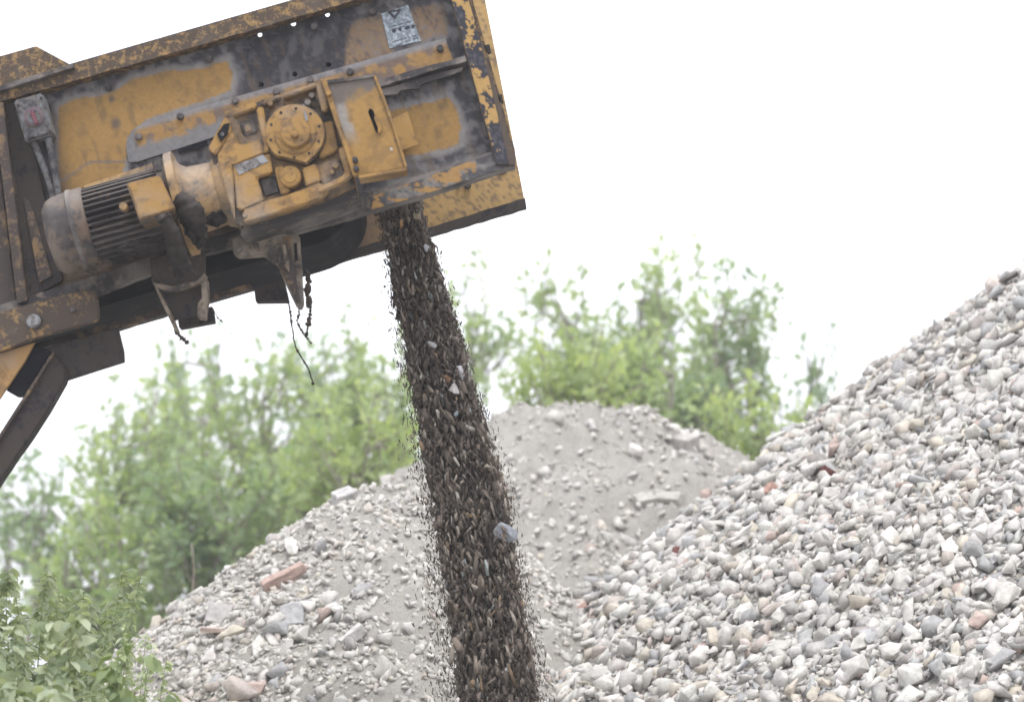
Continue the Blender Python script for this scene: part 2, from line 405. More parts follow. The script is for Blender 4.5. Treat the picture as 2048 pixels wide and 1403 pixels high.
by = {}
for o in NAMED: by.setdefault(o['_l'], []).append(o)
ORD = ['first', 'second', 'third', 'fourth', 'fifth', 'sixth', 'seventh', 'eighth', 'ninth', 'tenth', 'eleventh', 'twelfth', 'thirteenth', 'fourteenth', 'fifteenth', 'sixteenth', 'seventeenth', 'eighteenth', 'nineteenth', 'twentieth']
for l, os_ in by.items():
    os_.sort(key=lambda q: q['_x'])
    for i, o in enumerate(os_):
        o['label'] = l if len(os_) == 1 else f"{l}, {ORD[min(i, 19)]} from left"
        del o['_l'], o['_x']
def surf(key, px, py):      # march the pixel's ray until it meets the heap
    hp = HEAPS[key]; Y = 6.0
    while Y < 30:
        p = P(px, py, Y)
        if float(hp.h(np.array([p.x]), np.array([p.y]))[0]) > p.z: return p
        Y += .02
    return P(px, py, hp.a.y)
def slab(name, key, px, py, dims, rz, tilt, colr, label, cat='stone', seed=0, roll=0, boxy=True, lift=.02):
    p = surf(key, px, py); r = random.Random(seed)
    bm = bmesh.new(); bmesh.ops.create_cube(bm, size=1)
    for v in bm.verts: v.co = Vector((v.co.x * dims[0] * r.uniform(.88, 1.08), v.co.y * dims[1] * r.uniform(.85, 1.08), v.co.z * dims[2] * r.uniform(.85, 1.1)))
    bmesh.ops.subdivide_edges(bm, edges=bm.edges[:], cuts=3, use_grid_fill=True)
    for v in bm.verts: v.co += Vector((r.uniform(-1, 1), r.uniform(-1, 1), r.uniform(-1, 1))) * min(dims) * .07
    bmesh.ops.bevel(bm, geom=bm.edges[:], offset=min(dims) * .06, segments=1, affect='EDGES')
    me = bpy.data.meshes.new(name); bm.to_mesh(me); bm.free()
    o = link(name, me, M['rocko']); o.location = p + Vector((0, -lift, lift)); o.rotation_euler = (R(roll), R(tilt), R(rz))
    o.color = (*colr, 1); tag(o, label, cat); return o
slab('broken_brick', 'left', 568, 1166, (.235, .075, .072), 8, -26, (.46, .34, .30), 'long red brick lying tilted on the left heap below its shoulder', 'brick', 1, 20)
slab('concrete_slab', 'left', 690, 1004, (.12, .11, .09), 15, -20, (.50, .49, .48), 'large pale angular block at the crest of the left heap', 'concrete block', 2, 25)
slab('concrete_slab', 'left', 585, 1238, (.115, .05, .11), -12, -8, (.52, .52, .53), 'square smooth grey slab standing below the long red brick', 'concrete slab', 3, -15)
slab('concrete_slab', 'left', 437, 1238, (.12, .06, .11), 10, 10, (.50, .48, .47), 'round-cornered grey slab over a dark gap near the heap foot', 'concrete slab', 4, -20)
slab('broken_tile', 'left', 430, 1268, (.13, .06, .022), 4, 3, (.42, .33, .30), 'thin pinkish tile wedged under the round-cornered grey slab', 'tile', 5, 5)
slab('concrete_chip', 'left', 705, 1280, (.13, .04, .055), 10, -40, (.60, .59, .57), 'long whitish splinter tilted on the smooth dust of the left heap', 'concrete splinter', 6, 20)
slab('concrete_slab', 'left', 572, 1190, (.18, .06, .05), 5, 4, (.48, .47, .45), 'flat grey flagstone directly under the long red brick', 'concrete slab', 16, 10, lift=-.02)
slab('concrete_block', 'mid', 1372, 898, (.15, .13, .16), 35, -18, (.46, .43, .41), 'square beige block sticking out of the right flank of the middle heap', 'concrete block', 7, 20)
slab('concrete_slab', 'mid', 1290, 1008, (.13, .11, .07), 20, -10, (.44, .42, .39), 'flat broken slab over a dark hollow in the middle heap', 'concrete slab', 8, 30)
slab('concrete_slab', 'mid', 1335, 1000, (.16, .12, .035), -10, 4, (.42, .40, .37), 'long ledge of crusted dust beside the hollow slab', 'crust', 9, 30)
slab('broken_brick', 'right', 1545, 990, (.08, .06, .06), 20, 30, (.46, .29, .24), 'orange-red brick lump near the foot edge of the coarse heap', 'brick', 10)
slab('broken_brick', 'right', 1358, 1112, (.065, .05, .045), 20, 10, (.27, .12, .11), 'dark red brick lump low on the coarse heap beside the dusty hollow', 'brick', 11)
slab('dark_brick', 'right', 1655, 955, (.085, .05, .05), 0, 35, (.12, .045, .045), 'near-black maroon brick high on the coarse heap', 'brick', 12)
slab('concrete_block', 'right', 1110, 1302, (.12, .08, .06), 10, -5, (.58, .55, .50), 'cream block with a shaded underside beside the falling stream', 'concrete block', 13)
slab('broken_brick', 'right', 1165, 1222, (.05, .04, .04), 10, -35, (.48, .32, .27), 'small salmon brick chip above the cream block', 'brick', 14)
slab('plastic_scrap', 'right', 1945, 750, (.02, .015, .02), 0, 20, (.08, .22, .6), 'tiny bright blue plastic scrap high on the coarse heap', 'scrap', 15)

# ---------------------------------------------------------------- conveyor head
Y0 = 9.0
def prism(name, poly, yf, yb, mat, parent=None, bev=.004, seg=2, jag=0):
    bm = bmesh.new(); pts = [P(x, y, yf) for x, y in poly]
    if jag:
        r = random.Random(len(poly) + int(poly[0][0])); q = []
        for i, a in enumerate(pts):
            b = pts[(i + 1) % len(pts)]; L = (b - a).length; k = max(1, int(L / .03))
            for j in range(k):
                t = j / k; s = jag * (0 if j == 0 else 1)
                q.append(a.lerp(b, t) + Vector((r.uniform(-s, s), 0, r.uniform(-s, s))))
        pts = q
    f = [bm.verts.new(p) for p in pts]; b = [bm.verts.new((p.x, yb, p.z)) for p in pts]; n = len(pts)
    bm.faces.new(f); bm.faces.new(b[::-1])
    for i in range(n): bm.faces.new((f[i], b[i], b[(i + 1) % n], f[(i + 1) % n]))
    bmesh.ops.recalc_face_normals(bm, faces=bm.faces[:])
    if bev and not jag: bmesh.ops.bevel(bm, geom=bm.edges[:], offset=bev, segments=seg, affect='EDGES', clamp_overlap=True)
    me = bpy.data.meshes.new(name); bm.to_mesh(me); bm.free()
    o = link(name, me, mat, parent)
    return o
def circ(cx, cy, r, n=32, ph=0, e=1.0):
    return [(cx + r * math.cos(2 * math.pi * i / n + ph), cy + r * e * math.sin(2 * math.pi * i / n + ph)) for i in range(n)]
def inpoly(px, py, poly):
    c = np.zeros(len(px), bool); n = len(poly)
    for i in range(n):
        x1, y1 = poly[i]; x2, y2 = poly[(i + 1) % n]
        t = ((y1 > py) != (y2 > py)); xi = (x2 - x1) * (py - y1) / ((y2 - y1) if y2 != y1 else 1e-9) + x1
        c ^= t & (px < xi)
    return c
def sdf(px, py, poly):          # < 0 inside
    d = np.full(len(px), 1e9); n = len(poly)
    for i in range(n):
        a = np.array(poly[i], float); b = np.array(poly[(i + 1) % n], float); e = b - a
        t = np.clip(((px - a[0]) * e[0] + (py - a[1]) * e[1]) / max(1e-9, e @ e), 0, 1)
        d = np.minimum(d, np.hypot(px - a[0] - t * e[0], py - a[1] - t * e[1]))
    return np.where(inpoly(px, py, poly), -d, d)
def painted(name, poly, Y, thick, paint, parent, step=4.0, holes=(), slot=None):
    """convex sheet-metal plate with real holes; `paint` gives the coat of paint, rust, dried dirt and any painted shade"""
    xs = [p[0] for p in poly]; ys = [p[1] for p in poly]
    bm = bmesh.new(); nx = int((max(xs) - min(xs)) / step) + 3; ny = int((max(ys) - min(ys)) / step) + 3
    g = [[bm.verts.new(P(min(xs) - step + i * step, min(ys) - step + j * step, Y)) for i in range(nx)] for j in range(ny)]
    for j in range(ny - 1):
        for i in range(nx - 1): bm.faces.new((g[j][i], g[j + 1][i], g[j + 1][i + 1], g[j][i + 1]))
    W = [P(x, y, Y) for x, y in poly]; cen = sum(W, Vector()) / len(W)
    for i in range(len(W)):
        a, b = W[i], W[(i + 1) % len(W)]; e = b - a; nn = Vector((e.z, 0, -e.x))
        if nn.dot(cen - a) > 0: nn = -nn
        bmesh.ops.bisect_plane(bm, geom=bm.verts[:] + bm.edges[:] + bm.faces[:], plane_co=a, plane_no=nn, clear_outer=True)
    if slot:
        a, b = P(slot[0], slot[1], Y), P(slot[2], slot[3], Y); rad = slot[4] / FPX * Y; e = b - a; L2 = e.length_squared
        near = lambda q: (q - (a + e * min(1, max(0, (q - a).dot(e) / L2)))).length
        cut = [v for v in bm.verts if near(v.co) < rad + step / FPX * Y * 1.1]; cs_ = set(cut)
        rim = set(e_ for v in cut for f in v.link_faces for e_ in f.edges if not (e_.verts[0] in cs_ or e_.verts[1] in cs_))
        bmesh.ops.delete(bm, geom=cut, context='VERTS'); rim = [e_ for e_ in rim if e_.is_valid]
        nn = Vector((e.z, 0, -e.x)).normalized() * rad
        cvs = [bm.verts.new(q) for q in (a + nn, a - e.normalized() * rad, a - nn, b - nn, b + e.normalized() * rad, b + nn)]
        ce = [bm.edges.new((cvs[k], cvs[(k + 1) % 6])) for k in range(6)]
        bmesh.ops.triangle_fill(bm, edges=rim + ce, use_beauty=True, normal=(0, -1, 0))
    for hx, hy, hr in holes:
        c = P(hx, hy, Y); rad = hr / FPX * Y
        cut = [v for v in bm.verts if (v.co - c).length < rad + step / FPX * Y * 1.1]
        rim = set(e for v in cut for f in v.link_faces for e in f.edges if not (e.verts[0] in cut or e.verts[1] in cut))
        bmesh.ops.delete(bm, geom=cut, context='VERTS'); rim = [e for e in rim if e.is_valid]
        cvs = [bm.verts.new(c + Vector((math.cos(k * math.pi / 7), 0, math.sin(k * math.pi / 7))) * rad) for k in range(14)]
        ce = [bm.edges.new((cvs[k], cvs[(k + 1) % 14])) for k in range(14)]
        bmesh.ops.triangle_fill(bm, edges=rim + ce, use_beauty=True, normal=(0, -1, 0))
    me = bpy.data.meshes.new(name); bm.verts.ensure_lookup_table()
    V = np.array([v.co[:] for v in bm.verts]); bm.to_mesh(me); bm.free()
    px, py, d = to_px(V); set_col(me, paint(px, py))
    o = link(name, me, M['plate'], parent)
    s = o.modifiers.new('thickness', 'SOLIDIFY'); s.thickness = thick; s.offset = 0
    return o
def lerp(a, b, t): return a + (np.asarray(b) - a) * t[:, None]
def sm(a, b, x): t = np.clip((x - a) / (b - a), 0, 1); return t * t * (3 - 2 * t)
A = lambda c, n: np.tile(np.array(c, float), (n, 1))

conv = empty('conveyor', (-3.2, 9.4, 0), True)
tag(conv, 'rusty ochre conveyor head with gear motor, dropping dark debris in front of the sky', 'conveyor')

ZC = [ # clean paint showing between dried dirt
    [(118, 215), (150, 200), (225, 186), (262, 162), (330, 142), (395, 140), (452, 122), (463, 150), (462, 184), (430, 196), (290, 240), (255, 275), (250, 330), (235, 400), (118, 430)],
    [(816, 215), (850, 205), (892, 195), (912, 216), (924, 257), (914, 290), (886, 297), (837, 308), (700, 330), (700, 240)],
]
ZB = [[(705, 48), (762, 30), (790, 110), (690, 140)], [(818, 20), (880, 6), (893, 66), (845, 84)]]
def paint_side(px, py):
    n = len(px); wx = (fbm(px * .03, py * .03, 5) - .5) * 26; wy = (fbm(px * .03, py * .03, 15) - .5) * 26
    f = fbm(px * .06, py * .06, 21); ff = fbm(px * .22, py * .22, 31, 3)
    c = lerp(A((.17, .16, .168), n), (.055, .052, .062), sm(.38, .62, f))           # grey dried slurry
    dk = sm(455, 500, px + wx) * (1 - sm(690, 730, px + wx)) * (1 - sm(-5, 25, (py - (335 - px * .283)) * 1.0))
    c = lerp(c, (.026, .025, .034), dk * (.7 + .3 * sm(.35, .6, ff)))
    c = lerp(c, (.1, .095, .1), dk * sm(.6, .72, fbm(px * .03 + 4, py * .015, 91)) * .8)
    for z in ZC:
        d = sdf(px + wx * .5, py + wy * .5, z)
        c = lerp(c, (.25, .235, .235), sm(18, 5, d) * .8)                         # dust rim
        cl = lerp(A((.33, .195, .064), n), (.25, .152, .06), sm(.5, .75, f))
        k = sm(1.5, -1.5, d + (ff - .5) * 5); c = c * (1 - k)[:, None] + cl * k[:, None]
    for z in ZB:
        d = sdf(px + wx * .6, py + wy * .6, z); k = sm(6, -3, d) * (.35 + .65 * sm(.3, .6, ff))
        c = lerp(c, (.22, .145, .085), k)
    low = sm(-28, -6, py - (604 - px * .287)) * sm(740, 800, px)                 # dust on the bottom ledge
    c = lerp(c, (.27, .25, .24), low * (.4 + .6 * ff))
    flange_shade = sm(46, 4, py - (168 - px * .283)) * (px < 900); c = lerp(c, (.03, .03, .04), flange_shade * .75)  # shade below the top flange, painted into the plate colour
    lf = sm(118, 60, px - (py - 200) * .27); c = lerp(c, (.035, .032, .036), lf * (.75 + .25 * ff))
    lf2 = sm(20, 0, px - (py - 200) * .27); c = lerp(c, (.13, .085, .05), lf2 * sm(.4, .6, ff))
    lw = sm(415, 470, py + wy) * (px < 500); c = lerp(c, (.15, .1, .065), lw * (.5 + .5 * ff))
    ln = np.abs(py - (362 - 38 * sm(115, 190, px) )) ; c = lerp(c, (.13, .13, .14), sm(4, 1, ln) * (px > 112) * (px < 250) * .8)
    q = (px * .27 + py * .96); run = sm(.62, .74, vn((px - py * .28) * .11, q * .012, 55)) * sm(.45, .6, fbm(px * .03, py * .03, 56))
    c = lerp(c, (.12, .085, .055), run * .45)
    for sx, sy, sr in ((233, 248, 13), (222, 198, 8), (218, 170, 18), (415, 113, 18)):
        c = lerp(c, (.07, .065, .07), sm(sr, sr * .4, np.hypot(px - sx + wx * .4, (py - sy) * .8 + wy * .3)) * .75)
    return c * (.92 + .16 * ff)[:, None] * .88
side_poly = [(-420, 290), (905, -92), (1000, 322), (170, 562), (-420, 735)]
HOLES = [(520, 70, 5), (587, 48, 5.5), (655, 30, 5), (523, 170, 5.5), (590, 149, 5.5), (657, 130, 5.5)]
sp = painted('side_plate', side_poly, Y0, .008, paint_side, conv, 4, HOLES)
prism('top_flange', [(-430, 268), (146, 128), (600, -3), (940, -100), (950, -62), (720, -2), (380, 96), (0, 203), (-420, 320)], Y0 - .07, Y0 - .004, M['flange'], conv, jag=.0022)
prism('top_gusset', [(-60, 128), (0, 112), (72, 92), (146, 132), (0, 168), (-60, 186)], Y0 - .055, Y0 - .035, M['flange'], conv, .003)
prism('top_strip', [(-60, 190), (0, 171), (146, 126), (147, 135), (0, 182), (-60, 200)], Y0 - .10, Y0 - .06, M['dusty'], conv, .002)
ef = prism('end_flange', [(873, -105), (910, -105), (942, 8), (953, 52), (1001, 210), (1032, 318), (1030, 331), (992, 330)], Y0 - .072, Y0 - .03, M['endfl'], conv, .003)
def paint_end(px, py):
    n = len(px); f = fbm(px * .035, py * .035, 12, 4); ff = fbm(px * .18, py * .18, 13, 3)
    c = lerp(A((.03, .03, .042), n), (.075, .07, .085), sm(.45, .7, ff))
    k = sm(.55, .575, f * .62 + ff * .38 + .10 * sm(60, 0, py) - .06 * sm(230, 300, py) + .05 * sm(40, 20, np.abs(py - 190)))
    c = lerp(c, (.40, .25, .09), k); c = lerp(c, (.36, .24, .1), sm(7, 3, np.abs(px - (946 + (py - 10) * .273))) * sm(.4, .5, ff))
    return c
painted('flange_face', [(882, -80), (914, -80), (942, 8), (953, 54), (1002, 214), (1030, 320), (1029, 329), (994, 328)], Y0 - .075, .003, paint_end, ef, 2.5)
prism('end_web', [(910, -105), (916, -105), (960, 52), (1030, 300), (1031, 318), (1026, 318)], Y0 - .03, Y0 + .10, M['flange'], conv, .002)
prism('end_angle', [(898, -20), (904, -20), (995, 310), (987, 312)], Y0 - .03, Y0 - .005, M['darkst'], conv, .001)
for bx, by in ((975, 99), (1000, 199)):
    b = prism('bolt', [(bx - 8, by - 8), (bx + 4, by - 11), (bx + 7, by + 5), (bx - 4, by + 8)], Y0 - .03, Y0 + .0, M['darkst'], ef, .002)
prism('lower_flange', [(1031, 318), (1030, 333), (840, 395), (720, 430), (600, 463), (390, 512), (195, 588), (-420, 770), (-420, 735), (170, 558), (400, 480), (700, 397), (985, 303)], Y0 - .055, Y0 - .003, M['dusty'], conv, jag=.0018)
def paint_low(px, py):
    ff = fbm(px * .2, py * .2, 3, 3); g = fbm(px * .05, py * .09, 9)
    c = lerp(A((.2, .19, .185), len(px)), (.065, .062, .07), sm(.35, .6, g))
    k = sm(.5, .56, fbm(px * .045, py * .1, 77)) * (px > 740) * (px < 950); c = lerp(c, (.34, .2, .075), k)
    return c * (.8 + .4 * ff)[:, None]
painted('lower_flange_face', [(1022, 322), (1024, 331), (842, 391), (742, 420), (748, 392), (985, 307)], Y0 - .06, .004, paint_low, conv, 4)
# cover strip bolted on the side plate
def paint_strip(px, py):
    n = len(px); f = fbm(px * .05, py * .05, 61); ff = fbm(px * .2, py * .2, 3, 3)
    up = py - (325.6 - px * .2793)
    c = lerp(A((.29, .17, .06), n), (.14, .1, .08), sm(.42, .62, f))
    c = lerp(c, (.2, .2, .215), sm(16, 7, up) * (.75 + .25 * ff))
    c = lerp(c, (.17, .165, .17), sm(36, 48, up + (f - .5) * 40) * (px < 560))
    c = lerp(c, (.1, .1, .115), sm(12, 30, (f - .4) * 90) * (px > 470) * (px < 690))
    c = lerp(c, (.16, .16, .17), sm(22, 10, px - 255 + (f - .5) * 12))
    return c * (.82 + .36 * ff)[:, None]
cs = painted('cover_strip', [(258, 324), (254, 300), (254, 285), (264, 262), (287, 246), (890, 77), (906, 121), (272, 325)], Y0 - .014, .010, paint_strip, conv, 4)
prism('strip_slot_shade', [(356, 300), (414, 282), (416, 290), (358, 308)], Y0 - .024, Y0 - .018, M['belt'], cs, 0)  # black strip standing in for the shadow under the cover strip
for bx, by in ((277, 272), (360, 232), (470, 200), (620, 158), (880, 96), (700, 143), (552, 182)):
    prism('bolt', circ(bx, by, 8, 8), Y0 - .034, Y0 - .012, M['dusty'], cs, .004)
lg = prism('ledge', [(690, 178), (930, 112), (933, 122), (700, 190)], Y0 - .07, Y0 - .004, M['dusty'], conv, jag=.0018)
prism('flaking_rust', [(745, 180), (790, 172), (830, 158), (925, 134), (924, 141), (842, 170), (838, 178), (800, 180), (795, 188), (752, 190)], Y0 - .045, Y0 - .03, M['dusty'], lg, jag=.002)
for bx, by in ((216, 173), (417, 116), (628, 52), (745, 22)):
    prism('mud_knob', circ(bx, by, 8, 9), Y0 - .028, Y0 - .003, M['dusty'], conv, .006)
prism('back_tab', [(768, 246), (815, 222), (836, 290), (780, 308)], Y0 - .05, Y0 - .04, M['guard'], conv, .002)
# sticker: worn grey film with dark print that can no longer be read
def paint_film(px, py):
    ff = fbm(px * .25, py * .25, 8, 3)
    c = lerp(A((.19, .225, .26), len(px)), (.33, .37, .42), sm(.4, .7, ff))
    u = (px - 762) * .962 + (30 - py) * .28; v = (py - 30) * .962 + (px - 762) * .27
    for (x0, x1, y0, y1) in ((6, 55, 27, 30), (8, 40, 33, 36), (6, 56, 57, 60), (30, 58, 63, 66), (6, 26, 66, 70), (34, 56, 72, 76), (10, 30, 76, 79)):
        k = (u > x0) & (u < x1) & (v > y0) & (v < y1) & (vn(u * .35, v * .1, 4) > .3); c[k] = (.09, .1, .125)
    for (cx, cy, rr) in ((788, 62, 4.2), (800, 59, 4), (813, 57, 3.6), (817, 55, 3.6), (826, 53, 4)):
        c[np.hypot(px - cx, py - cy) < rr] = (.03, .035, .055)
    d = sdf(px, py, [(772, 22), (804, 18), (790, 40)]); c[(d < 0) & (sdf(px, py, [(783, 25), (795, 24), (789, 32)]) > 0)] = (.045, .045, .06)
    return c * (.75 + .5 * ff)[:, None]
painted('warning_sticker', [(762, 28), (816, 10), (842, 82), (779, 97)], Y0 - .0075, .002, paint_film, conv, 1.5)

# left post, switch box and cables
prism('post', [(5, 203), (44, 193), (125, 560), (52, 603), (40, 560)], Y0 - .03, Y0 - .006, M['darkst'], conv, .003)
prism('post_lip', [(-14, 208), (6, 203), (54, 600), (34, 608)], Y0 - .085, Y0 - .005, M['brown'], conv, .003)
prism('post_rib', [(46, 395), (60, 400), (104, 552), (78, 566)], Y0 - .045, Y0 - .03, M['brown'], conv, .003)
prism('left_panel', [(-420, 330), (-16, 212), (33, 608), (-420, 742)], Y0 - .03, Y0 - .008, M['brown'], conv, .003)
sw = prism('switch_box', [(27, 201), (84, 185), (106, 268), (51, 285)], Y0 - .13, Y0 - .03, M['grey'], conv, .006)
prism('box_rim', [(31, 205), (82, 191), (101, 265), (54, 279)], Y0 - .137, Y0 - .129, M['grey'], sw, .003)
kn = prism('knob', circ(67, 233, 20, 28), Y0 - .152, Y0 - .136, M['knob'], sw, .004)
prism('knob_face', circ(67, 233, 14, 24), Y0 - .158, Y0 - .151, M['grey'], sw, .002)
prism('pointer', [(59, 222), (66, 220), (76, 246), (70, 249)], Y0 - .170, Y0 - .157, M['red'], sw, .002)
for bx, by in ((82, 196), (36, 211), (99, 262), (57, 276)):
    prism('screw', circ(bx, by, 3, 8), Y0 - .142, Y0 - .135, M['darkst'], sw, 0)

def tube(name, pts, radii, mat, parent=None, seg=10, lump=0, seed=0):
    bm = bmesh.new(); r = random.Random(seed); rings = []
    n = len(pts); up0 = Vector((0, -1, 0))
    for i, p in enumerate(pts):
        t = (pts[min(n - 1, i + 1)] - pts[max(0, i - 1)]).normalized()
        a = t.cross(up0); a = a.normalized() if a.length > 1e-3 else t.cross(Vector((1, 0, 0))).normalized()
        b = t.cross(a).normalized(); rad = radii[i] if hasattr(radii, '__len__') else radii
        rings.append([bm.verts.new(p + (a * math.cos(k * 2 * math.pi / seg) + b * math.sin(k * 2 * math.pi / seg)) * rad * (1 + r.uniform(-lump, lump))) for k in range(seg)])
    for i in range(n - 1):
        for k in range(seg): bm.faces.new((rings[i][k], rings[i][(k + 1) % seg], rings[i + 1][(k + 1) % seg], rings[i + 1][k]))
    bm.faces.new(rings[0][::-1]); bm.faces.new(rings[-1])
    bmesh.ops.recalc_face_normals(bm, faces=bm.faces[:])
    for f in bm.faces: f.smooth = True
    me = bpy.data.meshes.new(name); bm.to_mesh(me); bm.free()
    return link(name, me, mat, parent)
def spline(pts, k=6):
    out = []; n = len(pts)
    for i in range(n - 1):
        p0, p1, p2, p3 = pts[max(0, i - 1)], pts[i], pts[i + 1], pts[min(n - 1, i + 2)]
        for j in range(k):
            t = j / k
            out.append(.5 * ((2 * p1) + (p2 - p0) * t + (2 * p0 - 5 * p1 + 4 * p2 - p3) * t * t + (3 * p1 - p0 - 3 * p2 + p3) * t ** 3))
    out.append(pts[-1]); return out
tube('conduit', spline([P(66, 278, Y0 - .09), P(76, 305, Y0 - .09), P(92, 345, Y0 - .07), P(108, 400, Y0 - .05), P(125, 470, Y0 - .05)]), .0125, M['grey'], conv, 10, .05)
tube('conduit', spline([P(96, 268, Y0 - .09), P(101, 300, Y0 - .09), P(110, 345, Y0 - .07), P(118, 400, Y0 - .05), P(130, 470, Y0 - .05)]), .014, M['grey'], conv, 10, .05)

# underside: belt round the head pulley, far plate, blocks and brackets
def paint_far(px, py):
    n = len(px); ff = fbm(px * .2, py * .2, 3, 3); f = fbm(px * .05, py * .05, 71)
    c = lerp(A((.42, .275, .115), n), (.12, .09, .07), sm(.52, .68, ff) * .8)
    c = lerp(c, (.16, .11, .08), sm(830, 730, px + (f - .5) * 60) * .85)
    return c * (.85 + .3 * ff)[:, None]
YF = Y0 + .80
far_poly = [(-420, 370), (985, -30), (990, 190), (1051, 405), (850, 462), (740, 492), (240, 640), (-420, 830)]
far_poly = [(-420, 398), (965, -25), (1051, 412), (-420, 822)]
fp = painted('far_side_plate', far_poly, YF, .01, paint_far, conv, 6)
prism('far_lip', [(846, 458), (1050, 396), (1053, 415), (850, 474), (600, 546), (240, 658), (-420, 850), (-420, 830), (240, 640), (600, 528)], YF - .05, YF - .008, M['darkst'], conv, jag=.002)
prism('slot', [(996, 344), (1010, 339), (1012, 345), (998, 350)], YF - .012, YF - .006, M['belt'], fp, 0)
prism('bolt', circ(935, 369, 8, 7), YF - .03, YF - .006, M['dusty'], fp, .003)
prism('bolt', circ(916, 372, 4, 7), YF - .02, YF - .006, M['dusty'], fp, .002)
a0 = math.atan2(.283, 1)
belt = [(-420, 470)] + [(575 + 142 * math.cos(t), 385 + 112 * math.sin(t)) for t in np.linspace(-1.4, 1.25, 16)] + [(-420, 792)]
prism('belt', belt, Y0 + .10, Y0 + .66, M['belt'], conv, .004)
prism('added_belt_run', [(-420, 384), (690, 70), (720, 100), (725, 190), (-420, 520)], Y0 + .08, Y0 + .70, M['belt'], conv, .004)  # dark run added behind the plate so its lower holes read black
prism('pulley_hub', circ(575, 390, 34, 20), Y0 + .02, Y0 + .11, M['darkst'], conv, .003)
prism('underside_rail', [(66, 686), (240, 640), (500, 566), (503, 576), (240, 655), (68, 700)], Y0 + .12, Y0 + .18, M['brown'], conv, .003)
prism('mounting_block', [(355, 634), (424, 612), (428, 642), (358, 655)], Y0 + .15, Y0 + .22, M['darkst'], conv, .002)
prism('mounting_block', [(508, 575), (567, 558), (577, 601), (511, 602)], Y0 + .15, Y0 + .22, M['darkst'], conv, .002)
br = prism('bracket', [(299, 515), (345, 505), (410, 508), (410, 545), (402, 562), (326, 578), (304, 560)], Y0 - .12, Y0 - .09, M['brown'], conv, .004)
prism('bracket_rim', [(302, 556), (312, 566), (345, 572), (395, 560), (409, 545), (414, 552), (404, 566), (350, 582), (325, 580), (306, 568)], Y0 - .14, Y0 - .10, M['pale'], br, .003)
prism('bracket_plate', [(304, 560), (326, 578), (402, 562), (411, 560), (412, 600), (394, 628), (349, 640), (354, 661), (346, 650), (335, 625), (320, 594)], Y0 - .09, Y0 - .07, M['darkst'], br, .002)
prism('bracket_edge', [(402, 560), (412, 556), (414, 595), (408, 634), (394, 632), (396, 606), (404, 596)], Y0 - .14, Y0 - .05, M['pale'], br, jag=.002)
prism('bracket_edge', [(303, 558), (310, 566), (326, 594), (343, 628), (356, 662), (350, 662), (336, 632), (319, 597)], Y0 - .13, Y0 - .06, M['pale'], br, .002)
sa = prism('scraper_arm', [(465, 476), (520, 462), (560, 466), (598, 470), (604, 560), (607, 608), (600, 618), (592, 612), (552, 528), (528, 510), (474, 514), (466, 506)], Y0 - .10, Y0 - .05, M['pale'], conv, .004)
prism('scraper_face', [(565, 474), (580, 470), (584, 520), (600, 600), (594, 606), (556, 530), (568, 522)], Y0 - .125, Y0 - .10, M['brown'], sa, .003)
prism('scraper_ridge', [(563, 490), (570, 488), (577, 520), (579, 545), (570, 535)], Y0 - .14, Y0 - .12, M['pale'], sa, .002)
prism('scraper_slot', [(588, 488), (593, 484), (596, 520), (590, 522)], Y0 - .106, Y0 - .098, M['belt'], sa, 0)
for bx, by in ((478, 498), (512, 490)): prism('bolt', circ(bx, by, 7, 8), Y0 - .115, Y0 - .1, M['dusty'], sa, .003)
spl = prism('splice_plate', [(-420, 745), (0, 624), (120, 590), (186, 579), (192, 584), (198, 622), (196, 638), (188, 644), (75, 674), (0, 703), (-420, 826)], Y0 - .09, Y0 - .056, metal('splice_paint', (.30, .18, .065), grime=.68, dust=.25, scale=15, halo_c=(.12, .08, .05)), conv, .004)
prism('bolt', circ(66, 641, 15, 14), Y0 - .115, Y0 - .09, M['alu'], spl, .008)
prism('bolt', circ(145, 618, 6, 8), Y0 - .105, Y0 - .09, M['grey'], spl, .004)
prism('side_gusset', [(-420, 830), (0, 706), (70, 684), (50, 722), (0, 797), (-60, 900), (-420, 1000)], Y0 - .05, Y0 - .035, metal('gusset_paint', (.34, .2, .08), grime=.25, dust=.5), conv, .003)
prism('gusset_backing', [(66, 688), (100, 700), (98, 712), (51, 788), (30, 790), (12, 780), (14, 770)], Y0 - .03, Y0 + .05, M['belt'], conv, .003)
prism('cross_member', [(60, 706), (110, 690), (235, 655), (246, 700), (247, 722), (190, 740), (128, 760), (90, 740)], Y0 + .0, Y0 + .04, M['darkst'], conv, .0015)
bc = prism('brace', [(106, 705), (130, 742), (129, 760), (96, 818), (60, 874), (30, 915), (0, 960), (-320, 1440), (-420, 1440), (-100, 1015), (0, 872), (51, 790)], Y0 - .04, Y0 + .04, M['darkst'], conv, .004)
prism('brace_lip', [(104, 703), (110, 706), (54, 794), (-2, 880), (-100, 1030), (-106, 1024), (-4, 872), (50, 788)], Y0 - .06, Y0 - .038, M['brown'], bc, .002)
br2 = prism('brace_foot', [(-320, 1438), (-420, 1438), (-980, 2230), (-880, 2230)], Y0 - .04, Y0 + .04, M['darkst'], bc, .004)

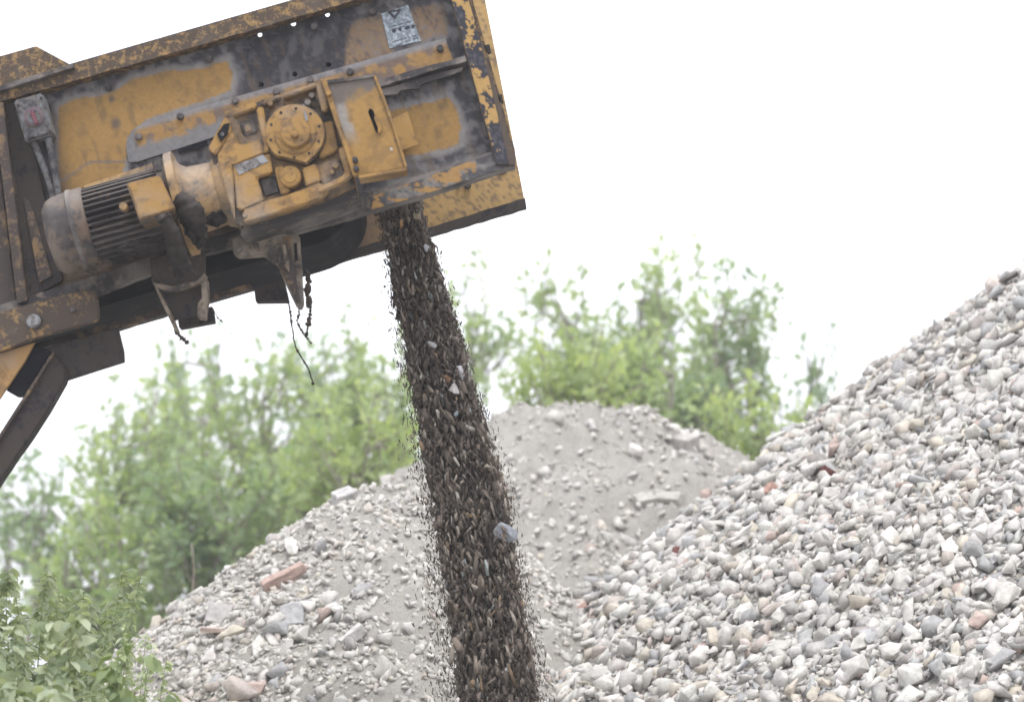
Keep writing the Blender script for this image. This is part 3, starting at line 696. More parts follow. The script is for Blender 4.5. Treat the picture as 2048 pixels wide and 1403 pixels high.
# gear motor
YC = Y0 - .22
u = (P(590, 345, YC) - P(124, 474, YC)).normalized(); wv = Vector((0, -1, 0)); vv = u.cross(wv).normalized()
if vv.z < 0: vv = -vv
AX0 = P(124, 474, YC)
def ax(px): return AX0 + u * ((P(px, 474 - (px - 124) * .2768, YC) - AX0).dot(u))
PXM = YC / FPX
def lathe(name, prof, mat, parent, seg=48, fins=0, fd=.0, fw=.4, smooth=True):
    """prof = list of (position along axis in px from the fan end, radius in px)"""
    bm = bmesh.new(); rings = []
    for a, r in prof:
        c = AX0 + u * a * PXM; ring = []
        ns = fins * 4 if fins else seg
        for k in range(ns):
            rr = r * PXM
            if fins:
                if k % 4 in (0, 1): rr += fd
            t = 2 * math.pi * k / ns
            ring.append(bm.verts.new(c + (wv * math.cos(t) + vv * math.sin(t)) * rr))
        rings.append(ring)
    for i in range(len(rings) - 1):
        ns = len(rings[i])
        for k in range(ns): bm.faces.new((rings[i][k], rings[i][(k + 1) % ns], rings[i + 1][(k + 1) % ns], rings[i + 1][k]))
    bm.faces.new(rings[0][::-1]); bm.faces.new(rings[-1])
    bmesh.ops.recalc_face_normals(bm, faces=bm.faces[:])
    if smooth and not fins:
        for f in bm.faces: f.smooth = len(f.verts) == 4
    me = bpy.data.meshes.new(name); bm.to_mesh(me); bm.free()
    o = link(name, me, mat, parent)
    if smooth and not fins:
        e = o.modifiers.new('edges', 'EDGE_SPLIT'); e.split_angle = R(32)
    return o
mo = lathe('motor', [(66, 70), (235, 70)], M['fins'], conv, fins=38, fd=.026)
lathe('fan_cover', [(-26, 40), (-22, 66), (-12, 78), (0, 83), (30, 86), (34, 88), (38, 87), (62, 88), (66, 84), (66, 74)], M['fan'], mo)
lathe('fan_band', [(31, 87), (33, 89.5), (40, 89.5), (42, 87)], M['dusty'], mo)
lathe('motor_end_ring', [(222, 74), (223, 90), (240, 92), (242, 74)], M['mud'], mo)
lathe('motor_flange', [(243, 96), (244, 108), (260, 109), (262, 104), (262, 70)], M['motor'], mo)
lathe('flange_mud', [(236, 92), (238, 98), (243, 98), (244, 80)], M['mud'], mo)
tube('caked_grease', spline([P(356, 388, YC - .18), P(370, 410, YC - .19), P(388, 440, YC - .19), P(402, 478, YC - .15)], 7), [.008, .014, .02, .028, .034, .038, .042, .044, .046, .046, .048, .05, .048, .046, .042, .04, .036, .032, .026, .02, .014, .01], M['grease'], mo, 14, .14, 8)
lathe('coupling_housing', [(262, 92), (270, 78), (282, 70), (330, 66), (336, 72), (342, 74), (362, 84), (366, 84)], M['motor'], mo)
prism('motor_top_plate', [(160, 372), (322, 319), (328, 338), (250, 360), (172, 388)], YC - .05, YC + .12, M['motor'], mo, .01)
prism('lifting_block', [(302, 318), (320, 314), (326, 340), (308, 344)], YC - .13, YC - .03, M['dusty'], mo, .004)
TB = Y0 - .50
tb = prism('terminal_box', [(252, 366), (316, 350), (347, 412), (349, 424), (280, 444), (276, 436)], TB + .02, YC - .04, M['gearlow'], mo, .005)
prism('box_lid', [(256, 366), (319, 351), (350, 416), (278, 438)], TB - .01, TB + .022, M['gear'], mo, .004)
prism('gland', circ(246, 412, 9, 12), TB + .03, TB + .08, M['motor'], mo, .004)
tube('power_cable', spline([P(326, 428, TB + .03), P(342, 462, TB + .03), P(352, 500, TB + .05), P(362, 530, TB + .08), P(368, 548, TB + .1)], 8), [.026] * 8 + [.029] * 8 + [.033] * 8 + [.037] * 8 + [.03], M['grease'], mo, 12, .12, 4)
tube('cable_nut', [P(322, 424, TB + .03), P(330, 438, TB + .03)], .03, M['dusty'], mo, 8)
# drips of mud hanging below the flange
def blob(name, px, py, Y, r, mat, parent, seed, sc=(1, 1, 1)):
    rr = random.Random(seed); bm = bmesh.new(); bmesh.ops.create_icosphere(bm, subdivisions=3, radius=r); s = seed
    for v in bm.verts:
        c = v.co.normalized(); k = 1 + .16 * math.sin(c.x * 7 + s) * math.cos(c.z * 9 + s) + rr.uniform(-.05, .05)
        v.co = Vector((v.co.x * sc[0], v.co.y * sc[1], v.co.z * sc[2])) * k + P(px, py, Y)
        
    me = bpy.data.meshes.new(name); bm.to_mesh(me); bm.free(); return link(name, me, mat, parent)
blob('mud_clod', 386, 440, YC - .16, .055, M['grease'], mo, 1, (.75, .8, 1.35))
blob('mud_clod', 398, 470, YC - .10, .045, M['grease'], mo, 2, (.7, .9, 1.1))
blob('mud_clod', 366, 410, YC - .15, .035, M['grease'], mo, 3, (.6, .8, 1.4))
blob('mud_clod', 430, 430, YC - .05, .055, M['grease'], mo, 4, (1.0, .8, .8))
blob('mud_clod', 290, 496, YC - .09, .05, M['grease'], mo, 5, (2.2, .8, .6))
blob('mud_clod', 196, 530, YC - .03, .05, M['mud'], mo, 6, (1.1, .8, .7))

G1 = Y0 - .33
gb = prism('gearbox', [(416, 296), (452, 228), (470, 216), (560, 190), (640, 158), (668, 170), (712, 372), (640, 405), (484, 452), (468, 440)], G1, Y0 - .07, M['gearlow'], conv, .006)
def G(name, poly, y=0, th=.035, mat='gear', bev=.005): return prism(name, poly, G1 - y - th, G1 - y, M[mat], gb, bev)
G('housing_rib', [(462, 218), (511, 202), (513, 215), (466, 233)], th=.05)                          # top lug
G('side_facet', [(416, 296), (450, 232), (458, 238), (464, 262), (440, 300), (434, 312), (422, 305)], th=.02)
prism('side_window', [(434, 268), (448, 248), (459, 246), (455, 268), (441, 284)], G1 - .028, G1 - .018, M['belt'], gb, 0)
prism('side_bolt', circ(444, 268, 4, 8), G1 - .034, G1 - .028, M['alu'], gb, .001)
G('housing_panel', [(464, 262), (482, 290), (524, 276), (530, 306), (466, 331), (470, 440), (446, 370), (434, 312)], th=.04)
G('housing_rib', [(512, 216), (526, 212), (540, 300), (528, 308), (522, 270)], th=.05)
G('pocket_floor', [(478, 246), (508, 236), (516, 264), (488, 274)], th=.010, mat='dusty')
G('pocket_boss', [(487, 250), (501, 246), (506, 262), (492, 266)], th=.018, mat='gearlow')
G('housing_panel', [(466, 331), (540, 306), (545, 345), (514, 355), (528, 402), (486, 420), (474, 418)], th=.045)
G('name_plate', [(469, 331), (526, 309), (537, 323), (478, 350)], y=.045, th=.003, mat='alu', bev=.001)
G('housing_panel', [(486, 420), (528, 402), (578, 388), (640, 364), (660, 380), (640, 398), (560, 424), (488, 446)], th=.05, mat='gear')
G('housing_rib', [(548, 335), (566, 330), (580, 384), (562, 390)], th=.035)
G('pocket_floor', [(518, 360), (550, 350), (560, 384), (530, 394)], th=.008, mat='dusty')
G('housing_panel', [(604, 336), (632, 326), (642, 362), (612, 374)], th=.045)
G('round_boss', circ(580, 352, 22, 24), th=.055)
G('round_boss_cap', circ(580, 352, 14, 20), y=.055, th=.004)
G('housing_panel', [(632, 250), (664, 240), (676, 300), (640, 318)], th=.03)
G('housing_panel', [(628, 330), (672, 316), (690, 345), (700, 362), (650, 385)], th=.03, mat='gearlow')
G('bent_rail', [(676, 296), (690, 292), (704, 344), (700, 356), (688, 364), (638, 386), (636, 374), (680, 354), (690, 346)], y=.03, th=.04)
G('top_bar', [(563, 186), (631, 164), (634, 172), (568, 196)], th=.06)
G('top_bar', [(646, 158), (664, 154), (668, 162), (650, 166)], th=.06)
G('top_bar', [(518, 200), (560, 188), (562, 196), (524, 212)], th=.03, mat='gearlow')
G('clamp_bar', [(631, 167), (645, 164), (657, 218), (644, 224)], y=.02, th=.04)
for bx, by, rr in ((615, 204, 7), (623, 190, 6), (664, 186, 6), (540, 206, 6), (671, 330, 7), (664, 344, 5), (490, 430, 6), (606, 212, 5)):
    G('housing_bolt', circ(bx, by, rr, 6), y=.0, th=.055, mat='dusty' if by > 180 and bx > 600 and bx < 640 else 'gearlow', bev=.002)
# round inspection cover with pointed foot
D = [(590 + 59 * math.cos(t), 266 + 57 * math.sin(t)) for t in np.linspace(R(130), R(130 + 300), 34)]
cover = D + [(634, 306), (612, 325), (596, 320)]
cv = G('inspection_cover', cover, y=.045, th=.018, mat='gear', bev=.004)
prism('cover_gasket', [(x + (x - 590) * .05, y + (y - 266) * .05 + 2) for x, y in cover], G1 - .046, G1 - .0, M['gearlow'], gb, .003)
G('cover_ring', circ(590, 266, 42, 36), y=.063, th=.008, bev=.003)
G('cover_dome', circ(590, 264, 31, 32), y=.071, th=.022, bev=.008)
G('cover_nub', circ(589, 267, 8, 16), y=.093, th=.018, bev=.006)
for k in range(10):
    t = R(20 + 36 * k); G('cover_bolt_hole', circ(590 + 50.5 * math.cos(t), 266 + 49 * math.sin(t), 3.1, 8), y=.060, th=.0045, mat='darkst', bev=0)
G('paint_chip', [(607, 221), (612, 224), (617, 242), (611, 243), (609, 234)], y=.0725, th=.002, mat='alu', bev=0)
# sheet guard beside the gearbox
def paint_guard(px, py):
    n = len(px); ff = fbm(px * .2, py * .2, 3, 3); f = fbm(px * .05, py * .05, 88)
    c = lerp(A((.32, .188, .06), n), (.25, .15, .055), sm(.45, .65, f))
    c = lerp(c, (.27, .25, .235), sm(26, 8, px - (664 + (py - 170) * .27) + (f - .5) * 26) * sm(300, 250, py))
    c = lerp(c, (.13, .11, .1), sm(212, 186, py + (px - 700) * .5 + (f - .5) * 40))
    c = lerp(c, (.14, .1, .075), sm(.55, .7, fbm(px * .05 + 9, py * .05, 5)) * sm(-22, -4, px - (752 + (py - 150) * .34)) * .8)
    c[np.hypot((px - 783), (py - 298)) < 3.5] = (.45, .45, .44)
    return c * (.92 + .16 * ff)[:, None]
YG = G1 - .075
gd = painted('motor_guard', [(654, 168), (748, 152), (762, 190), (784, 250), (812, 334), (716, 350)], YG, .005, paint_guard, conv, 2.5,
    slot=(741, 222, 757, 263, 5.5))
prism('guard_side', [(640, 156), (653, 160), (716, 350), (706, 352)], YG - .02, YG + .02, M['guard'], gd, .003)
prism('guard_top', [(650, 160), (748, 149), (750, 154), (654, 168)], YG - .01, Y0 - .12, M['dusty'], gd, .001)
prism('guard_bottom', [(716, 350), (812, 334), (814, 341), (718, 357)], YG - .035, YG + .06, M['guard'], gd, .002)
prism('guard_edge', [(746, 150), (752, 152), (768, 190), (790, 250), (815, 335), (810, 336), (784, 252), (762, 192)], YG - .012, YG + .08, M['guard'], gd, .002)
prism('slot_lip', [(750, 226), (758, 244), (764, 258), (759, 268), (755, 262), (756, 256), (748, 236)], YG - .02, YG - .001, M['guard'], gd, .002)
prism('guard_dark_sheet', [(700, 200), (780, 230), (800, 330), (720, 345)], YG + .16, YG + .18, M['belt'], gd, 0)  # black sheet standing in for the shaded inside behind the slot
for bx, by in ((710, 318), (712, 336), (657, 186)): prism('bolt', circ(bx, by, 6, 7), YG - .045, YG - .01, M['dusty'] if by > 300 else M['guard'], gd, .002)
prism('gearbox_foot', [(486, 454), (640, 404), (712, 374), (716, 392), (640, 420), (480, 470)], G1 + .03, Y0 - .04, M['dusty'], gb, .003)

# ---------------------------------------------------------------- strands hanging from the conveyor
def strand(pts, Y, r0, label, seed, beads=0):
    W = spline([P(x, y, Y) for x, y in pts], 8); o0 = W[0].copy(); rr = random.Random(seed)
    W = [p - o0 + Vector((rr.uniform(-.0015, .0015), rr.uniform(-.004, .004), 0)) for p in W]
    rad = [r0 * (1 + (rr.random() < beads) * rr.uniform(.6, 2.2)) * rr.uniform(.8, 1.2) for _ in W]; rad[-2] = rad[-1] = r0 * 2.2
    o = tube('hanging_root', W, rad, M['mud'], None, 6, .2, seed); o.location = o0
    tag(o, label, 'root', 'dirty roots hanging from the conveyor underside')
strand([(574, 596), (580, 620), (584, 650), (590, 690), (604, 716), (617, 738), (626, 768)], Y0 + .02, .0028, 'longest thin root hanging below the scraper arm, knotted at its tip', 1, .1)
strand([(596, 612), (598, 628), (595, 645), (606, 665), (612, 674), (622, 686)], Y0 + .03, .002, 'short beaded root hanging from the tip of the scraper arm', 2, .4)
strand([(611, 540), (618, 560), (612, 580), (620, 610), (618, 640), (612, 672)], Y0 + .05, .0035, 'mud-clotted root right of the scraper arm', 3, .5)
strand([(350, 655), (353, 664), (362, 674), (374, 684)], Y0 - .05, .004, 'short dark root curling from the left bracket point', 4, .3)
strand([(424, 618), (430, 626), (436, 636), (446, 644)], Y0 + .1, .0014, 'hair-thin root beside the left mounting block', 5, .3)
def clot(px, py, Y, r, seed, label):
    o = blob('mud_clot', px, py, Y, r, M['mud'], None, seed, (.6, .6, 1.2))
    tag(o, label, 'mud clot', 'mud clots caught on the hanging roots')
clot(616, 556, Y0 + .05, .017, 11, 'uppermost mud clot caught on the root by the scraper arm')
clot(616, 578, Y0 + .05, .021, 12, 'middle mud clot caught on the root by the scraper arm')
clot(618, 603, Y0 + .05, .022, 13, 'lowest mud clot caught on the root by the scraper arm')

# ---------------------------------------------------------------- falling stream
YS = Y0 + .42
Lx = np.array([[395, 752], [480, 772], [600, 793], [720, 815], [850, 838], [980, 862], [1100, 882], [1250, 902], [1420, 918], [1560, 930]], float)
Rx = np.array([[395, 835], [480, 862], [620, 905], [780, 948], [950, 1002], [1050, 1022], [1150, 1036], [1280, 1058], [1420, 1080], [1560, 1096]], float)
def stream(n, smin, smax, power, spread, r, cols, cw, edge=0):
    t = r.uniform(0, 1, n) ** .93; py = 392 + t * 1150
    l = np.interp(py, Lx[:, 0], Lx[:, 1]); rt = np.interp(py, Rx[:, 0], Rx[:, 1])
    if edge:
        side = r.uniform(0, 1, n) < .62
        off = np.abs(r.normal(size=n)) * (8 + 26 * t) * spread
        px = np.where(side, l - off + 8, rt + off * .6 - 6)
    else:
        a = r.uniform(0, 1, n) * .96 + .02 + r.normal(size=n) * .02 * spread; px = l + (rt - l) * a
    px = px + (fbm(py * .02, t * 3, 6) - .5) * 14
    Y = YS + r.normal(size=n) * .09 * (.6 + t * .6)
    dx, dy = (px - 1024) / FPX, (701.5 - py) / FPX; k = YS / (CP - dy * SP)
    pos = np.stack([dx * k, Y, CZ + (SP + dy * CP) * k], 1)
    s = smin + (smax - smin) * r.uniform(0, 1, n) ** power
    ang = R(13) - t * R(6)       # pieces tumble with their long side near the fall line
    z = np.stack([np.sin(ang), 0 * ang, -np.cos(ang)], 1) + r.normal(size=(n, 3)) * .30; z /= np.linalg.norm(z, axis=1)[:, None]
    aa = r.normal(size=(n, 3)); x = np.cross(aa, z); x /= np.linalg.norm(x, axis=1)[:, None]
    rot = np.stack([z, x, np.cross(z, x)], 2)
    S = np.stack([s * r.uniform(1.0, 2.1, n), s * .62, s * .62], 1)
    c = np.array(cols)[r.choice(len(cols), n, p=cw)] * r.uniform(.85, 1.3, (n, 1))
    return pos, S, rot, c
DC = [(.085, .068, .058), (.125, .101, .085), (.19, .156, .13), (.28, .245, .21), (.36, .33, .30), (.22, .155, .10), (.26, .28, .28)]
r = np.random.default_rng(5)
parts = [stream(16000, .004, .014, 1.2, 1, r, DC, [.4, .36, .16, .05, .015, .01, .005]), stream(15000, .008, .036, 1.3, 1, r, DC, [.34, .3, .21, .09, .03, .02, .01]),
         stream(1500, .03, .065, 2.2, 1, r, DC, [.36, .3, .16, .1, .05, .02, .01]),
         stream(6500, .003, .014, 1.6, 1, r, DC, [.45, .3, .15, .05, .02, .02, .01], 1)]
VV, FF, CC = [], [], []; off = 0
for pos, S, rot, c in parts:
    V, F, C = bulk(LOWR, pos, S, rot, c, r); VV.append(V); FF.append(F + off); CC.append(C); off += len(V)
tag(link('falling_debris', np_mesh('falling_debris', np.concatenate(VV), np.concatenate(FF), np.concatenate(CC)), M['debris']),
    'dense stream of dark soil, splinters and stone chips falling from the conveyor', 'debris', kind='stuff')
def chunk(name, px, py, s, colr, label, cat, seed, sc=(1, 1, 1), Y=YS - .13):
    V, F = HIR[seed % len(HIR)]; me = np_mesh(name, V * np.array(sc) * s, F); o = link(name, me, M['debriso'])
    o.location = P(px, py, Y); o.rotation_euler = (seed * .7, seed * 1.3, seed * .4); o.color = (*[q * .82 for q in colr], 1); tag(o, label, cat, 'larger pieces falling in the stream')
for a in [
    ('falling_stone', 922, 745, .052, (.62, .6, .63), 'white upper lump of the falling pair in mid-stream', 3), 
    ('falling_stone', 907, 782, .062, (.66, .63, .62), 'white lower lump of the falling pair in mid-stream', 4),
    ('falling_brick', 893, 757, .042, (.42, .24, .14), 'orange-brown piece touching the white falling lumps', 5),
    ('falling_stone', 1014, 1064, .088, (.46, .48, .54), 'large blue-grey block at the right edge of the stream', 7),
    ('falling_stone', 1010, 1344, .058, (.6, .6, .64), 'pale lump low in the stream near the bottom edge', 8),
    ('falling_stone', 953, 1368, .038, (.38, .46, .44), 'greenish chip left of the low pale lump', 9),
    ('falling_brick', 780, 412, .046, (.46, .27, .2), 'pink stone leaving the conveyor at the top of the stream', 10),
    ('falling_brick', 803, 447, .036, (.48, .27, .13), 'orange chip just below the pink stone', 11),
    ('falling_stone', 852, 495, .05, (.46, .47, .5), 'grey-white shard at the right edge high in the stream', 12),
    ('falling_stone', 832, 432, .032, (.45, .38, .28), 'beige chip against the far yellow plate', 13),
    ('falling_stone', 850, 560, .028, (.5, .46, .42), 'small cream chip in the upper stream', 14),
    ('falling_stone', 864, 688, .034, (.5, .5, .52), 'small pale chip left of the white falling pair', 15),
    ('falling_stone', 912, 828, .032, (.36, .44, .48), 'bluish chip below the white falling pair', 16),
    ('falling_stick', 938, 1030, .06, (.36, .24, .1), 'yellow-brown splinter in the middle of the stream', 17),
    ('falling_stone', 928, 910, .045, (.4, .37, .32), 'beige elongated chip beside the middle heap crest', 18),
    ('falling_stone', 978, 930, .05, (.42, .38, .33), 'beige chip at the right side level with the heap crest', 19),
    ('falling_stone', 1020, 1230, .04, (.4, .36, .32), 'tan chip low on the right side of the stream', 20),
]:
    chunk(a[0], a[1], a[2], a[3], a[4], a[5], a[0].split('_')[1], a[6], (1.1, .9, .9) if 'stick' not in a[0] else (1.6, .35, .35))

# ---------------------------------------------------------------- thin haze added to lift the dark tones
def haze(dens):
    bm = bmesh.new(); bmesh.ops.create_cube(bm, size=1)
    for v in bm.verts: v.co = Vector((v.co.x * 1300, v.co.y * 1300 + 12, -1.4 if v.co.z < 0 else 16))
    me = bpy.data.meshes.new('haze'); bm.to_mesh(me); bm.free()
    m = bpy.data.materials.new('tone_lift_haze'); m.use_nodes = True; n = m.node_tree; n.nodes.clear()
    o = n.nodes.new('ShaderNodeOutputMaterial'); v = n.nodes.new('ShaderNodeVolumePrincipled')
    v.inputs['Color'].default_value = (.97, .98, 1, 1); v.inputs['Density'].default_value = dens
    n.links.new(v.outputs[0], o.inputs['Volume'])
    tag(link('haze', me, m), 'thin pale haze added to lift the dark tones', 'haze', kind='stuff')
haze(.0034)
# ---------------------------------------------------------------- trees and bushes
LEAF6 = np.array([(0, 0, 0), (.3, .22, .05), (.68, .2, .02), (1, 0, -.12), (.68, -.2, .02), (.3, -.22, .05), (.35, 0, -.02), (.7, 0, -.04)])
LF6 = np.array([(0, 6, 1, 1), (1, 6, 7, 2), (2, 7, 3, 3), (0, 5, 6, 6), (5, 4, 7, 6), (4, 3, 7, 7)])
LEAF4 = np.array([(0, 0, 0), (.5, .26, .06), (1, 0, 0), (.5, -.26, .06)]); LF4 = np.array([(0, 1, 2), (0, 2, 3)])
LF6t = np.array([(0, 6, 1), (1, 6, 7), (1, 7, 2), (2, 7, 3), (0, 5, 6), (5, 7, 6), (5, 4, 7), (4, 3, 7)])
def leaves(pos, dirs, size, colr, r, shape):
    n = len(pos); x = dirs / np.linalg.norm(dirs, axis=1)[:, None]
    a = r.normal(size=(n, 3)) * .8 + np.array([0, -.2, 1.1]); y = np.cross(a, x); y /= np.linalg.norm(y, axis=1)[:, None]
    rot = np.stack([x, y, np.cross(x, y)], 2)
    V, F = shape
    W = np.einsum('nij,nvj->nvi', rot, V[None] * size[:, None, None]) + pos[:, None]
    FF = (F[None] + (np.arange(n) * len(V))[:, None, None]).reshape(-1, 3)
    return W.reshape(-1, 3), FF, np.repeat(colr, len(V), 0)
def tubes_np(lines, seg=4):
    Vs, Fs = [], []; off = 0
    for pts, rad in lines:
        pts = np.asarray(pts, float); n = len(pts); t = np.gradient(pts, axis=0); t /= np.linalg.norm(t, axis=1)[:, None] + 1e-9
        a = np.cross(t, np.array([.31, .93, .2])); a /= np.linalg.norm(a, axis=1)[:, None] + 1e-9; b = np.cross(t, a)
        k = np.arange(seg) * 2 * math.pi / seg
        V = pts[:, None] + (a[:, None] * np.cos(k)[None, :, None] + b[:, None] * np.sin(k)[None, :, None]) * np.asarray(rad)[:, None, None]
        i = np.arange(n * seg).reshape(n, seg); j = np.roll(i, -1, 1)
        F = np.stack([i[:-1], j[:-1], j[1:], i[1:]], -1).reshape(-1, 4) + off
        Vs.append(V.reshape(-1, 3)); Fs.append(F); off += n * seg
    return np.concatenate(Vs), np.concatenate(Fs)
GREENS = dict(mid=((.24, .33, .20), (.47, .54, .32)), dark=((.18, .26, .18), (.38, .46, .29)), lime=((.29, .37, .19), (.47, .53, .31)), blue=((.22, .31, .23), (.36, .45, .33)))
def tree(cx, top, bot, hw, Y, ntuft, nleaf, colk, label, seed, leaf=.10, feather=.5, tuft=.34):
    r = np.random.default_rng(seed); base = P(cx, 1403, Y); base.z = 0
    ntuft = int(ntuft * (.38 if cx < 900 else .46)); nleaf = int(nleaf * .42); leaf *= 1.4; feather = min(.95, feather + .25); zt = P(cx, top, Y).z; zb = P(cx, bot, Y).z; H = zt; hwm = hw / FPX * Y
    root = empty('tree', base); tag(root, label, 'tree', 'trees behind the heaps')
    cz, hz = (zt + zb) / 2, (zt - zb) / 2
    ends = []
    lobes = [(r.uniform(-.75, .75) * hwm, r.uniform(-.6, .6) * hwm, cz + r.uniform(-.55, .45) * hz, r.uniform(.28, .5)) for _ in range(7)]
    while len(ends) < ntuft:
        if r.uniform() < feather:
            p = r.normal(size=3) * .5; p = np.array([p[0] * hwm, p[1] * hwm, cz + p[2] * hz])
        else:
            l = lobes[r.integers(0, 7)]; d = r.normal(size=3) * .6 * l[3]; p = np.array([l[0] + d[0] * hwm, l[1] + d[1] * hwm, l[2] + d[2] * hz])
        e = (p[0] / hwm) ** 2 + (p[1] / hwm) ** 2 + ((p[2] - cz) / hz) ** 2
        if e < 1.0 and p[2] > .3: ends.append(p)
    ends = np.array(ends)
    lines = []; zc = max(.5, zb * .8); tr = .03 + .008 * H
    tz = np.linspace(0, cz + hz * .5, 9); wob = np.cumsum(r.normal(size=(9, 2)) * .06, 0)
    trunk = np.stack([wob[:, 0], wob[:, 1], tz], 1); lines.append((trunk, np.linspace(tr, tr * .25, 9)))
    tips = []
    for e in ends:
        k = np.argmin(np.abs(tz - (e[2] - .45 * np.hypot(e[0], e[1]) - .2))); s = trunk[max(0, k)]
        m = (s + e) / 2 + r.normal(size=3) * .1 + np.array([0, 0, -.1]); t = np.linspace(0, 1, 6)[:, None]
        pts = (1 - t) ** 2 * s + 2 * t * (1 - t) * m + t * t * e; lines.append((pts, np.linspace(tr * .2, .005, 6)))
    ntuft = len(ends); n = ntuft * nleaf; which = np.repeat(np.arange(ntuft), nleaf)
    out = ends - np.array([0, 0, cz - hz]); out /= np.linalg.norm(out, axis=1)[:, None]
    sh = out * .6 + np.array([0, 0, .55]) + r.normal(size=(ntuft, 3)) * .35; sh /= np.linalg.norm(sh, axis=1)[:, None]
    L = tuft * r.uniform(.6, 1.9, ntuft) ; t = r.uniform(-.8, 1, n)
    wd = (.26 * tuft) * (1.15 - np.abs(t)) 
    pos = ends[which] + sh[which] * (t * L[which])[:, None] + r.normal(size=(n, 3)) * wd[:, None]
    dirs = sh[which] * .5 + r.normal(size=(n, 3)) * .9
    c0, c1 = (np.array(c) for c in GREENS[colk]); f = np.clip(r.uniform(0, 1, ntuft)[which] * .7 + r.uniform(0, 1, n) * .5 - .1, 0, 1)[:, None]
    V, F, C = leaves(pos, dirs, leaf * r.uniform(.6, 1.25, n), c0 * (1 - f) + c1 * f, r, (LEAF4, LF4))
    for i in range(ntuft): lines.append((ends[i] + sh[i] * np.array([[-.6], [0], [.9]]) * L[i], [.013, .010, .005]))
    link('crown', np_mesh('crown', V, F, C), M['leaf'], root)
    V, F = tubes_np(lines); link('trunk', np_mesh('trunk', V, F, smooth=True), M['bark'], root)
    return root
# cx, top, bottom, half width, distance, tufts, leaves per tuft, colour
tree(1335, 490, 960, 125, 30, 120, 60, 'mid', 'tallest feathery tree above the right of the middle heap', 21, feather=.75)
tree(1480, 560, 960, 120, 28, 110, 65, 'dark', 'dark green tree just left of the coarse heap', 22, feather=.6)
tree(1130, 565, 900, 130, 29, 90, 60, 'mid', 'airy tree standing behind the crest of the middle heap', 23, feather=.7)
tree(1280, 680, 960, 85, 25, 90, 80, 'mid', 'round bushy tree just right of the middle heap crest', 24, feather=.3)
tree(950, 560, 900, 85, 31, 60, 55, 'mid', 'slender tree right behind the falling stream', 25, feather=.7)
tree(1140, 715, 900, 110, 23, 80, 80, 'lime', 'low lime-green bush behind the crest of the middle heap', 26, feather=.2)
tree(1500, 830, 1020, 120, 23, 90, 80, 'lime', 'low yellow-green bush in the notch between middle and coarse heap', 27, feather=.2)
tree(1410, 720, 980, 75, 27, 80, 80, 'dark', 'deep green bushy tree above the square beige block', 28, feather=.3)
tree(1640, 690, 960, 60, 30, 26, 45, 'blue', 'thin sapling against the sky beside the coarse heap', 29, feather=.8)
tree(1760, 700, 900, 60, 30, 10, 30, 'blue', 'faint twigs peeping over the slope of the coarse heap', 30, feather=.9)
tree(700, 640, 1100, 140, 29, 150, 65, 'mid', 'airy tree left of the falling stream', 31, feather=.6)
tree(500, 690, 1200, 150, 28, 180, 70, 'mid', 'broad tree in the middle of the left tree group', 32, feather=.5)
tree(400, 650, 1000, 110, 31, 60, 50, 'blue', 'thin-topped tree directly under the left bracket', 33, feather=.8)
tree(720, 830, 1100, 120, 23, 110, 85, 'lime', 'bright yellow-green bush above the left heap crest', 34, feather=.2)
tree(270, 790, 1250, 160, 27, 190, 70, 'mid', 'wide tree right of the diagonal brace', 35, feather=.4)
tree(430, 900, 1300, 180, 24, 200, 85, 'dark', 'dense dark tree above the left heap slope', 36, feather=.3)
tree(60, 850, 1300, 120, 28, 90, 60, 'blue', 'loose tree at the left edge under the brace', 37, feather=.6)
tree(200, 1000, 1400, 190, 24, 170, 85, 'mid', 'low dense tree behind the leafy bush', 38, feather=.3)
tree(590, 870, 1200, 120, 25, 130, 80, 'mid', 'mid-green tree between the dense tree and the lime bush', 39, feather=.3)
tree(830, 680, 1100, 90, 27, 80, 70, 'mid', 'tree half hidden behind the falling stream', 40, feather=.4)

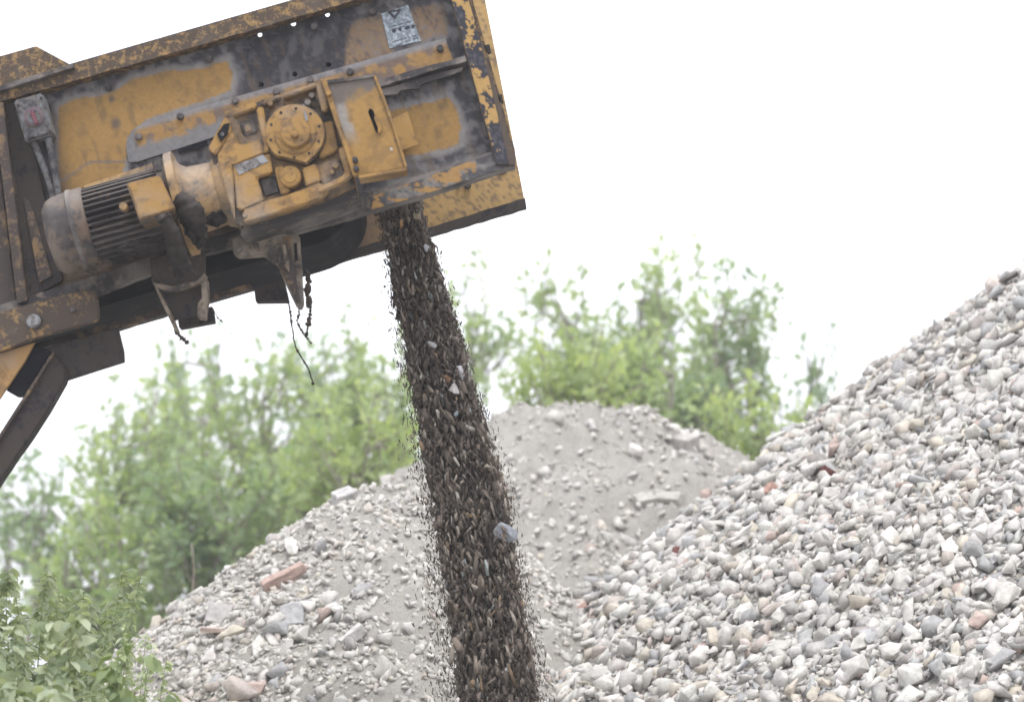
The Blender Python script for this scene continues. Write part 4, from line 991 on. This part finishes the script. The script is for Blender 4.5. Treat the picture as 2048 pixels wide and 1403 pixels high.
tree(620, 660, 1000, 110, 32, 120, 60, 'blue', 'hazy thin tree below the scraper arm', 41, feather=.7)
tree(330, 720, 1050, 130, 33, 110, 60, 'mid', 'loose hazy tree between the left bracket and the brace', 42, feather=.7)
tree(1230, 620, 920, 130, 33, 110, 60, 'blue', 'faint airy tree in the gap above the middle heap crest', 43, feather=.8)
def shrub(px, Y, hpx, spread, nst, leafl, dens, pal, label, seed, name='bush', lean=0, droop=.4, wide=1.0, zbase=0.0, cat='bush'):
    r = np.random.default_rng(seed); base = P(px, 1403, Y); base.z = zbase
    root = empty(name, base); tag(root, label, cat, 'bushes at the foot of the left heap')
    H = P(px, hpx, Y).z - zbase; lines = []; pos = []; dirs = []
    for i in range(nst):
        a = r.uniform(0, 2 * math.pi); sp = spread * r.uniform(.2, 1); h = H * r.uniform(.62, 1.0)
        e = np.array([math.cos(a) * sp + lean * h, math.sin(a) * sp * .7, h]); s = np.array([e[0] * .15, e[1] * .15, 0])
        m = np.array([e[0] * .45, e[1] * .45, h * .6]); t = np.linspace(0, 1, 12)[:, None]
        pts = (1 - t) ** 2 * s + 2 * t * (1 - t) * m + t * t * e; pts += r.normal(size=pts.shape) * .008
        lines.append((pts, np.linspace(.005, .0015, 12)))
        nl = int(dens * min(h, 1.5)); tt = 1 - r.uniform(0, 1, nl) ** 1.2 * min(1, 1.3 / h)
        k = tt * 11; i0 = np.clip(k.astype(int), 0, 10); fr = (k - i0)[:, None]
        q = pts[i0] * (1 - fr) + pts[i0 + 1] * fr; d = r.normal(size=(nl, 3)); d[:, 2] = d[:, 2] * .3 - droop * r.uniform(-.3, 1.2, nl)
        pos.append(q); dirs.append(d)
        side = r.integers(2, 5)
        for _ in range(side):   # side twigs
            k0 = r.integers(4, 11); dd = r.normal(size=3); dd[2] = abs(dd[2]) * .5; dd *= .16 / np.linalg.norm(dd)
            tw = pts[k0] + dd * np.linspace(0, 1, 4)[:, None]; lines.append((tw, [.003, .0025, .002, .001]))
            nl2 = max(4, int(dens * .12)); f2 = r.uniform(.2, 1.1, nl2)[:, None]; pos.append(pts[k0] + dd * f2)
            d = r.normal(size=(nl2, 3)); d[:, 2] -= droop * .8; dirs.append(d)
    pos = np.concatenate(pos); dirs = np.concatenate(dirs); n = len(pos)
    c0, c1 = (np.array(c) for c in pal); f = r.uniform(0, 1, n)[:, None]
    sh = LEAF6.copy(); sh[:, 1] *= wide; sh[2:5, 2] -= .1; sh[3, 2] -= .15
    V, F, C = leaves(pos, dirs, leafl * r.uniform(.55, 1.2, n), c0 * (1 - f) + c1 * f, r, (sh, LF6t))
    link('leaves', np_mesh('leaves', V, F, C, smooth=True), M['bush'], root)
    V, F = tubes_np(lines, 5); link('stems', np_mesh('stems', V, F, smooth=True), M['stem'], root)
PALB = ((.23, .29, .18), (.50, .54, .41)); PALC = ((.15, .21, .10), (.36, .42, .23)); PALG = ((.31, .38, .24), (.56, .60, .45))
shrub(20, 9.8, 1095, .5, 30, .055, 120, PALG, 'pale grey-green bush at the left picture edge', 51)
shrub(150, 10.3, 1130, .42, 26, .05, 120, PALG, 'fine-leaved pale bush behind the glossy leaves', 52)
shrub(262, 11.2, 1200, .26, 18, .045, 90, PALG, 'low pale bush right against the heap slope', 53)
shrub(-60, 9.0, 1190, .4, 12, .08, 70, PALB, 'broad-leaved bush cut by the left picture edge', 59, wide=1.15)
shrub(80, 8.7, 1225, .32, 12, .07, 70, PALB, 'broad-leaved bush in the lower left corner', 54, wide=1.15)
shrub(170, 8.9, 1215, .16, 7, .08, 45, PALC, 'glossy green bush with drooping leaves in front of the heap foot', 55, wide=1.1, droop=.8)
shrub(330, 8.5, 1250, .02, 1, .08, 22, PALC, 'single slim seedling reaching above the heap foot', 57, name='seedling', droop=.7, cat='plant', wide=1.2)
shrub(262, 8.3, 1312, .05, 3, .11, 20, PALC, 'seedling with three large hanging leaves at the bottom edge', 56, name='seedling', droop=1.1, cat='plant', wide=1.1)
shrub(150, 8.2, 1320, .2, 9, .095, 36, PALC, 'low leafy sprout in front of the lower left bush', 58, droop=.7, wide=1.1)
W = [P(380, 1300, 15.2), P(384, 1200, 15.2), P(388, 1140, 15.2), P(383, 1085, 15.2)]
o = tube('dry_stalk', [Vector((W[0].x, W[0].y, 0)) - Vector((W[0].x, W[0].y, 0))] + [w_ - Vector((W[0].x, W[0].y, 0)) for w_ in W], [.007, .007, .006, .006, .004], M['pale'], None, 6, .2, 3)
o.location = (W[0].x, W[0].y, 0); tag(o, 'bare dry stalk rising behind the left heap slope', 'stalk')
